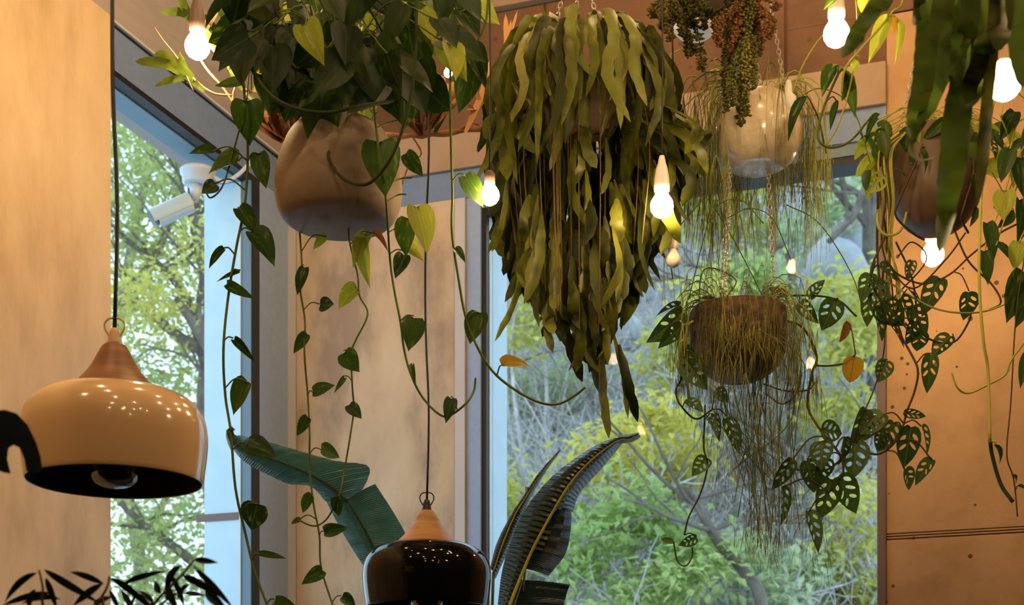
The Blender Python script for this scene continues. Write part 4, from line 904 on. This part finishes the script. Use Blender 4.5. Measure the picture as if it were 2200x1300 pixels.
vine(t, [(2085, 310, -.1), (2092, 370, -.12), (2072, 440, -.12), (2066, 470, -.1), (2080, 500)], Yr, 2.6, 'stem_brown', [])
vine(t, [(1905, 560), (1930, 590), (1985, 610), (2040, 590), (2090, 545), (2150, 500), (2210, 470)], Yr - .02, 2.2, 'stem_brown', [(2020, 600, 1982, 668, 42), (2080, 628, 2078, 686, 46), (1960, 560, 1950, 600, 22)], **SW)
vine(t, [(1900, 600), (1990, 655), (2060, 672), (2130, 665), (2215, 625)], Yr - .03, 2.2, 'stem_yellow', [])
vine(t, [(2045, 480), (2080, 560), (2130, 610), (2150, 650), (2120, 668)], Yr, 2.2, 'stem_brown', []); vine(t, [(1925, 520), (1960, 600), (1975, 700), (2000, 730), (2050, 735), (2082, 690), (2085, 668)], Yr, 2.2, 'stem_dark', [(2042, 722, 2002, 762, 42), (1978, 712, 1971, 756, 34)], **SW)
vine(t, [(1900, 560), (1960, 620), (2030, 560), (2075, 500)], Yr, 2, 'stem_brown', []); vine(t, [(1920, 640), (1990, 560), (1960, 520), (1930, 550)], Yr, 1.8, 'stem_brown', [])
vine(t, [(1905, 500), (1870, 590), (1900, 660), (1960, 765), (1972, 800), (1965, 840), (1950, 880), (1930, 940), (1890, 975), (1850, 965), (1838, 942)], Yr - .04, 2.6, 'stem_brown',
     [(2000, 762, 1993, 840, 32), (1838, 950, 1834, 1023, 54), (1897, 890, 1843, 943, 62), (1880, 895, 1850, 930, 50), (1920, 908, 1892, 970, 44), (1905, 930, 1880, 965, 40), (1957, 918, 1943, 1003, 44), (1980, 915, 2000, 976, 26), (2004, 988, 1962, 1036, 32), (1945, 1008, 1962, 1052, 34), (1942, 886, 1990, 895, 18), (1860, 880, 1838, 955, 44)], **SW)
vine(t, [(1890, 640), (1900, 700), (1898, 760), (1880, 830), (1850, 900)], Yr, 1.8, 'stem_brown', [(1905, 775, 1888, 820, 36)], **SW)
vine(t, [(1880, 560), (1868, 620), (1880, 680), (1920, 700)], Yr - .05, 2.4, 'stem_dark', [(1870, 590, 1852, 640, 34), (1880, 600, 1905, 665, 44), (1900, 650, 1940, 700, 46), (1935, 640, 1968, 690, 44), (1950, 620, 1985, 660, 40), (1905, 690, 1950, 740, 42), (1880, 660, 1900, 730, 38), (1870, 630, 1862, 700, 30), (1930, 690, 1972, 728, 38), (1960, 660, 1990, 720, 36), (1965, 690, 1952, 740, 34), (1890, 570, 1930, 600, 38)], **SW)
cm = MB()
for i in range(58):
    side = i % 3
    if side == 0: x, y = rr(1850, 1960), rr(250, 380)
    elif side == 1: x, y = rr(2090, 2200), rr(235, 470)
    else: x, y = rr(1930, 2120), rr(255, 320)
    a = rr(-1.2, 1.2); L = rr(30, 58); leaf(t, random.choice(['oval', 'swiss', 'lance']), random.choice(['pothos_lime', 'swiss_leaf', 'swiss_leaf', 'pothos_leaf']), x, y, x + math.sin(a) * L, y + math.cos(a) * L, L * rr(.45, .75), Yr + rr(-.2, .15), roll=rr(-.8, .8))
    b = at(x, y, Yr); s0 = at(2010 + rr(-60, 60), 292, Yr); cm.tube(spline([s0, s0.lerp(b, .5) + Vector((0, -.02, .05)), b], 4), .0016, 4, cap=False)
part('stalks', cm, 'stem_yellow', t)

t = thing('hanging_vine_plant', at(2240, 300, 4.0), 'plant cut by the right edge, large light-edged leaves and one thick green hanging stem', 'potted plant')
pot(t, 2290, 250, 4.0, [(80, 0), (92, 40), (86, 110), (55, 150)], 'dark_clay'); hang(t, 2290, 250, 4.0, [(2215, 250, 0), (2365, 250, 0)], (2290, -100))
vine(t, [(2250, 240), (2160, 170, .0), (2118, 300), (2108, 430), (2104, 560), (2106, 650), (2114, 740), (2123, 800), (2127, 950)], 3.85, 3.6, 'stem_yellow', [(2135, 955, 2163, 990, 14)], kind='lance')
vine(t, [(2127, 945), (2132, 980), (2150, 1040), (2176, 1078)], 3.85, 4.4, 'stem_dark', [])
vine(t, [(2260, 240), (2200, 560), (2182, 690), (2172, 860), (2163, 975), (2178, 1030), (2186, 1110)], 3.9, 1.6, 'stem_brown', [(2175, 1020, 2192, 1035, 9), (2185, 1045, 2212, 1050, 12)], kind='lance')
vine(t, [(2230, 700), (2175, 770), (2160, 805), (2120, 828), (2080, 845), (2056, 832), (2044, 800)], 3.9, 2.2, 'stem_yellow', [])
for (bx, by, tx, ty, w, mt) in [(2200, 585, 2165, 690, 58, 'pothos_leaf'), (2215, 610, 2185, 702, 50, 'pothos_leaf'), (2140, 528, 2196, 575, 30, 'pothos_leaf'), (2160, 410, 2155, 470, 50, 'pothos_lime'), (2150, 250, 2185, 310, 44, 'pothos_lime'), (2190, 520, 2180, 580, 42, 'pothos_lime'), (2210, 760, 2190, 830, 26, 'pothos_leaf'),
                                (2170, 320, 2150, 390, 40, 'pothos_leaf'), (2195, 340, 2200, 420, 44, 'pothos_leaf'), (2120, 480, 2140, 560, 36, 'pothos_leaf'), (2115, 540, 2125, 610, 34, 'pothos_leaf'), (2180, 240, 2150, 300, 36, 'pothos_leaf'), (2190, 430, 2200, 520, 44, 'pothos_leaf')]:
    leaf(t, 'heart', mt, bx, by, tx, ty, w, 3.92)
m = MB()
for (bx, by) in [(2200, 585), (2160, 410), (2140, 528), (2150, 250), (2190, 520), (2170, 320), (2115, 540)]:
    m.tube(spline([at(2240, 250, 4.0), at(bx + 20, by - 60, 3.93), at(bx, by, 3.92)], 4), .002, 4, cap=False)
part('stalks', m, 'stem_yellow', t)

# ------------------------------------------------------------ broad blades near the viewer, top right
Yf = 2.45
t = thing('hanging_broad_strap_plant', at(2080, -140, Yf), 'out-of-focus plant with very broad dark strap blades hanging from the top right', 'potted plant')
pot(t, 2080, -230, Yf, [(110, 0), (120, 40), (110, 90), (70, 120)], 'dark_clay'); hang(t, 2080, -230, Yf, [(1980, -230, 0), (2180, -230, 0)], (2080, -420))
for i, (pl, w, mt) in enumerate([([(2100, -240), (2095, 0), (2078, 130), (2058, 240), (2050, 340), (2036, 440), (2018, 545)], 58, 'strap_front'), ([(2060, -240), (2000, 0), (1990, 100), (1984, 180), (1968, 250), (1962, 300)], 46, 'strap_front'),
                  ([(2080, -240), (2060, 0), (2040, 100), (2010, 200), (1972, 268)], 46, 'strap_front'), ([(2120, -240), (2125, 0), (2122, 100), (2100, 180), (2080, 235)], 50, 'strap_front'), ([(2150, -240), (2185, 0), (2192, 90), (2196, 190)], 48, 'strap_front'),
                  ([(2010, -240), (1930, -60), (1880, 20), (1845, 70), (1808, 125)], 44, 'strap_front'), ([(2140, -240), (2135, 60), (2122, 210), (2112, 330), (2100, 440)], 27, 'strap_leaf'), ([(2060, -240), (2030, 0), (2020, 80), (2025, 200)], 50, 'strap_front'),
                  ([(2110, -240), (2150, 0), (2152, 60), (2142, 110)], 42, 'strap_leaf'), ([(2050, -240), (1985, -40), (1975, 20), (1965, 55)], 26, 'strap_leaf'), ([(2090, -240), (2085, 40), (2060, 110), (2050, 190)], 44, 'strap_front'), ([(2080, -240), (2100, 0), (2108, 120), (2080, 200), (2060, 260)], 44, 'strap_leaf'),
                  ([(1990, 260), (1962, 300), (1962, 330), (1985, 345), (2010, 338)], 14, 'strap_leaf')]):
    sp = spline([at(x, y, Yf + rr(-.12, .12)) for x, y in pl], 6); part('leaf', ribbon(sp, w * pxm(Yf), Vector((1, rr(-.3, .3), .1)), .22, .04, .25, .5, i), mt, t)
t = thing('hanging_yellow_leaf_sprig', at(1915, -60, 3.3), 'yellowing sprig with drooping pale leaves and brown tips at top right of the upper bulb', 'plant')
vine(t, [(1950, -120), (1940, 0), (1918, 25), (1890, 60), (1850, 105), (1815, 150), (1808, 200)], 3.3, 2.6, 'stem_yellow', [(1908, 30, 1872, 115, 36, 'pothos_lime'), (1928, 40, 1938, 110, 20, 'pothos_lime'), (1915, 35, 1920, 65, 26, 'gold_leaf'), (1842, 130, 1830, 150, 20, 'pothos_lime')], kind='lance')
vine(t, [(1808, 145), (1800, 160), (1770, 230), (1756, 290), (1775, 315), (1810, 312), (1840, 290), (1862, 262)], 3.4, 3, 'stem_green', [(1797, 138, 1763, 185, 36), (1815, 150, 1838, 240, 28), (1800, 215, 1782, 270, 16), (1822, 155, 1820, 205, 30), (1890, 245, 1855, 290, 16), (1855, 290, 1895, 350, 18)], kind='lance')
vine(t, [(1835, -60), (1842, 40), (1838, 110), (1825, 190), (1800, 270), (1775, 312)], 3.4, 2, 'stem_yellow', [(1830, -30, 1765, 12, 26), (1850, -20, 1862, 30, 30, 'pothos_lime')], kind='oval')
m = MB(); A = at(1950, -118, 3.3); B = at(1835, -60, 3.4); m.tube([A, Vector((A.x, A.y, ZC))], .002, 4); m.tube([B, Vector((B.x, B.y, ZC))], .002, 4); part('hanging_wire', m, 'black_plastic', t)

# ------------------------------------------------------------ bird of paradise behind the black lamp
Yb = 4.75
t = thing('bird_of_paradise', (at(1000, 1300, Yb).x, Yb, 0), 'tall floor plant with huge paddle leaves rising behind the black lamp', 'potted plant')
base = Vector((at(1000, 1300, Yb).x, Yb, 0)); c0 = Vector((base.x, base.y, 0))
m = MB().lathe([(.001, 0), (.17, 0), (.20, .05), (.24, .42), (.25, .45), (.22, .45), (.22, .40), (.001, .40)], c0, 36); po = part('pot', m, 'taupe_ceramic', t); part('soil', MB().lathe([(.001, .405), (.22, .405)], c0, 20), 'soil', po)
def paddle(mid, left_e, right_e, Y, mt, dmid=0.0, dl=.06, dr=.06, n=7, name='leaf', rib=4.0, skip_r=(), skip_l=()):
    """mid/left/right: matching px lists; edges sit at another depth so the blade is folded along its rib"""
    def P(l, d): return spline([at(p[0], p[1], Y + d + (p[2] if len(p) > 2 else 0)) for p in l], n)
    M_, L_, R_ = P(mid, dmid), P(left_e, dl), P(right_e, dr); m = MB(); vs = []; uv = []; N_ = len(M_)
    for i in range(N_):
        rip = .004 * math.sin(i * 2.1)
        for (E, sgn) in ((L_, -1), (R_, 1)):
            for f in (1, .66, .33):
                if sgn == -1: p = M_[i].lerp(E[i], f); vs.append(p + Vector((0, rip * f - .02 * math.sin(f * 3.1), 0))); uv.append((.5 - f / 2, i / N_ * 3))
            if sgn == -1: vs.append(M_[i]); uv.append((.5, i / N_ * 3))
            if sgn == 1:
                for f in (.33, .66, 1): p = M_[i].lerp(E[i], f); vs.append(p + Vector((0, rip * f - .02 * math.sin(f * 3.1), 0))); uv.append((.5 + f / 2, i / N_ * 3))
    fs = []
    for i in range(N_ - 1):
        for k in range(6):
            if k < 3 and any(a <= i < b for a, b in skip_l): continue
            if k >= 3 and any(a <= i < b for a, b in skip_r): continue
            fs.append((i * 7 + k, i * 7 + k + 1, (i + 1) * 7 + k + 1, (i + 1) * 7 + k))
    m.add(vs, fs); m.uv = uv
    o = part(name, m, mt, t)
    s_ = MB(); s_.tube([p + Vector((0, -.004, 0)) for p in M_], [rib * pxm(Y) * (.3 + .7 * (1 - i / N_)) for i in range(N_)], 6); part('midrib', s_, 'stem_dark' if mt != 'banana_dark' else 'stem_yellow', o)
    if mid[0][1] < 1205: return o
    bse = M_[0]; stk = MB(); stk.tube(spline([bse, bse.lerp(c0, .3) + Vector((0, .02, 0)), c0 + Vector((rr(-.05, .05), rr(-.05, .05), .4))], 6), [rib * pxm(Y), rib * 1.2 * pxm(Y)] + [rib * 1.6 * pxm(Y)] * 20 if False else rib * 1.4 * pxm(Y), 7); part('stalk', stk, 'stem_green', t)
    return o
# left leaf: lower section, tear, then the long outer section
paddle([(815, 1210), (795, 1160), (770, 1115), (745, 1075)], [(780, 1215), (745, 1160), (720, 1115), (700, 1075)], [(905, 1230), (878, 1160), (845, 1100), (806, 1040)], Yb, 'banana_leaf', n=5)
paddle([(746, 1078), (715, 1050), (670, 1022), (620, 1000), (570, 982), (530, 968), (503, 950)], [(700, 1078), (668, 1046), (620, 1040), (580, 1022), (540, 1002), (512, 980), (495, 955)], [(760, 1082), (790, 1030), (788, 1000), (720, 990), (640, 968), (560, 945), (512, 935)], Yb, 'banana_leaf')
o = paddle([(503, 952), (494, 940), (492, 928), (502, 921)], [(512, 938), (505, 934), (500, 928), (506, 924)], [(500, 975), (488, 950), (486, 928), (500, 917)], Yb, 'banana_leaf', n=4, rib=2, name='curled_tip')
# right leaf: wide, its right edge torn twice
paddle([(1092, 1310), (1115, 1250), (1145, 1180), (1185, 1105), (1225, 1040), (1270, 990), (1315, 955), (1335, 945)],
       [(1068, 1310), (1078, 1230), (1095, 1170), (1128, 1095), (1180, 1030), (1235, 985), (1290, 952), (1328, 940)],
       [(1150, 1330), (1180, 1262), (1195, 1200), (1228, 1110), (1246, 1060), (1290, 1010), (1325, 968), (1340, 950)], Yb - .1, 'banana_dark', skip_r=((0, 14), (18, 22)), dr=.10)
paddle([(1128, 1222), (1150, 1172), (1170, 1135), (1192, 1096)], [(1120, 1215), (1142, 1168), (1164, 1130), (1186, 1092)], [(1178, 1238), (1215, 1190), (1226, 1140), (1228, 1096)], Yb - .08, 'banana_dark', n=5, rib=2)
paddle([(1085, 1400), (1100, 1320), (1118, 1262), (1122, 1246)], [(1070, 1400), (1085, 1320), (1105, 1262), (1115, 1244)], [(1190, 1400), (1207, 1320), (1218, 1275), (1225, 1256)], Yb - .08, 'banana_dark', n=5, rib=2)
paddle([(1335, 945), (1350, 945), (1362, 940), (1372, 935)], [(1322, 955), (1345, 952), (1362, 948), (1376, 940)], [(1312, 935), (1335, 935), (1355, 932), (1372, 930)], Yb - .1, 'banana_dark', n=4, rib=1.5, name='curled_tip')
# narrow rolled leaf
paddle([(1060, 1230), (1080, 1170), (1105, 1110), (1130, 1068), (1165, 1015), (1203, 968)], [(1052, 1222), (1068, 1165), (1098, 1105), (1118, 1075), (1158, 1015), (1202, 968)], [(1064, 1245), (1098, 1170), (1118, 1120), (1140, 1070), (1172, 1015), (1205, 969)], Yb + .1, 'banana_dark', n=6, rib=2.5, dl=.03, dr=.03)
paddle([(1135, 1066), (1133, 1058), (1132, 1048)], [(1130, 1068), (1129, 1058), (1128, 1046)], [(1140, 1064), (1138, 1056), (1136, 1048)], Yb + .1, 'banana_dark', n=3, rib=1, name='dry_flap')

# ------------------------------------------------------------ slim-leaved plant, bottom left, and a single holed leaf at the left edge
Yg = 2.3
t = thing('long_leaf_fig', (at(250, 1300, Yg).x, Yg, 0), 'dark slim-leaved plant rising into the bottom left corner', 'potted plant')
c0 = Vector((at(250, 1300, Yg).x, Yg, 0))
m = MB().lathe([(.001, 0), (.14, 0), (.17, .05), (.19, .36), (.17, .37), (.17, .33), (.001, .33)], c0, 30); po = part('pot', m, 'dark_clay', t); part('soil', MB().lathe([(.001, .335), (.17, .335)], c0, 20), 'soil', po)
m = MB()
for pl, r in [([(235, 1238), (230, 1262), (205, 1320), (230, 1400)], 2), ([(84, 1225), (92, 1262), (100, 1320), (200, 1480)], 2), ([(417, 1202), (400, 1225), (365, 1262), (330, 1300), (270, 1400)], 2), ([(440, 1280), (405, 1275), (370, 1280), (320, 1330), (280, 1420)], 1.8)]:
    P3 = [at(x, y, Yg) for x, y in pl]; P3 += [c0 + Vector((0, 0, .9)), c0 + Vector((0, 0, .33))]; sp = spline(P3, 5); m.tube(sp, [(r + 3 * i / len(sp)) * pxm(Yg) for i in range(len(sp))], 6)
part('stem', m, 'stem_brown', t)
for (bx, by, tx, ty, w) in [(80, 1231, 0, 1286, 17), (95, 1224, 210, 1295, 17), (224, 1256, 143, 1221, 14), (265, 1256, 352, 1222, 14), (391, 1215, 339, 1278, 19), (417, 1203, 466, 1208, 14), (391, 1236, 470, 1276, 17), (420, 1222, 500, 1304, 15), (236, 1244, 326, 1298, 17), (220, 1255, 155, 1300, 17),
                            (110, 1274, 0, 1298, 15), (76, 1266, 55, 1312, 15), (98, 1242, 122, 1306, 14), (236, 1266, 262, 1320, 12), (360, 1258, 378, 1312, 19), (407, 1256, 375, 1284, 15), (440, 1270, 485, 1310, 22), (366, 1234, 398, 1300, 13), (330, 1300, 300, 1262, 12), (345, 1276, 330, 1248, 16), (130, 1288, 40, 1286, 14), (395, 1275, 440, 1278, 12), (200, 1300, 240, 1280, 14), (260, 1268, 290, 1316, 14)]:
    leaf(t, 'lance', 'ficus_leaf', bx, by, tx, ty, w, Yg + rr(-.05, .05), roll=rr(-.3, .3))
Ym = 2.1
t = thing('split_leaf_plant', (at(-160, 1300, Ym).x, Ym, 0), 'dark split leaf reaching in at the left edge before the cream lamp', 'potted plant')
c0 = Vector((at(-160, 1300, Ym).x, Ym, 0))
m = MB().lathe([(.001, 0), (.13, 0), (.17, .35), (.155, .36), (.15, .32), (.001, .32)], c0, 30); po = part('pot', m, 'dark_clay', t); part('soil', MB().lathe([(.001, .322), (.15, .322)], c0, 20), 'soil', po)
sh_ = [(-60, 905), (-25, 884), (10, 880), (35, 888), (58, 912), (76, 948), (86, 980), (91, 1014), (75, 1016), (57, 1012), (52, 985), (42, 962), (28, 955), (17, 962), (14, 985), (22, 1017), (5, 1014), (-15, 1005), (-40, 1010), (-70, 980)]
P3 = [at(x, y, Ym + .0009 * (x - 10) + .0007 * (y - 940)) for x, y in sh_]; m = MB(); cc = at(-20, 930, Ym - .03)
tri = geometry.tessellate_polygon([[Vector((x, y, 0)) for x, y in sh_]]); m.add(P3, tri); o = part('leaf', m, 'monstera_front', t, smooth=False); sd_ = o.modifiers.new('thick', 'SOLIDIFY'); sd_.thickness = .0012
m = MB(); m.tube(spline([at(-50, 930, Ym - .02), at(-120, 1000, Ym), c0 + Vector((0, 0, 1.2)), c0 + Vector((0, 0, .32))], 6), .005, 7); part('stalk', m, 'stem_dark', t)
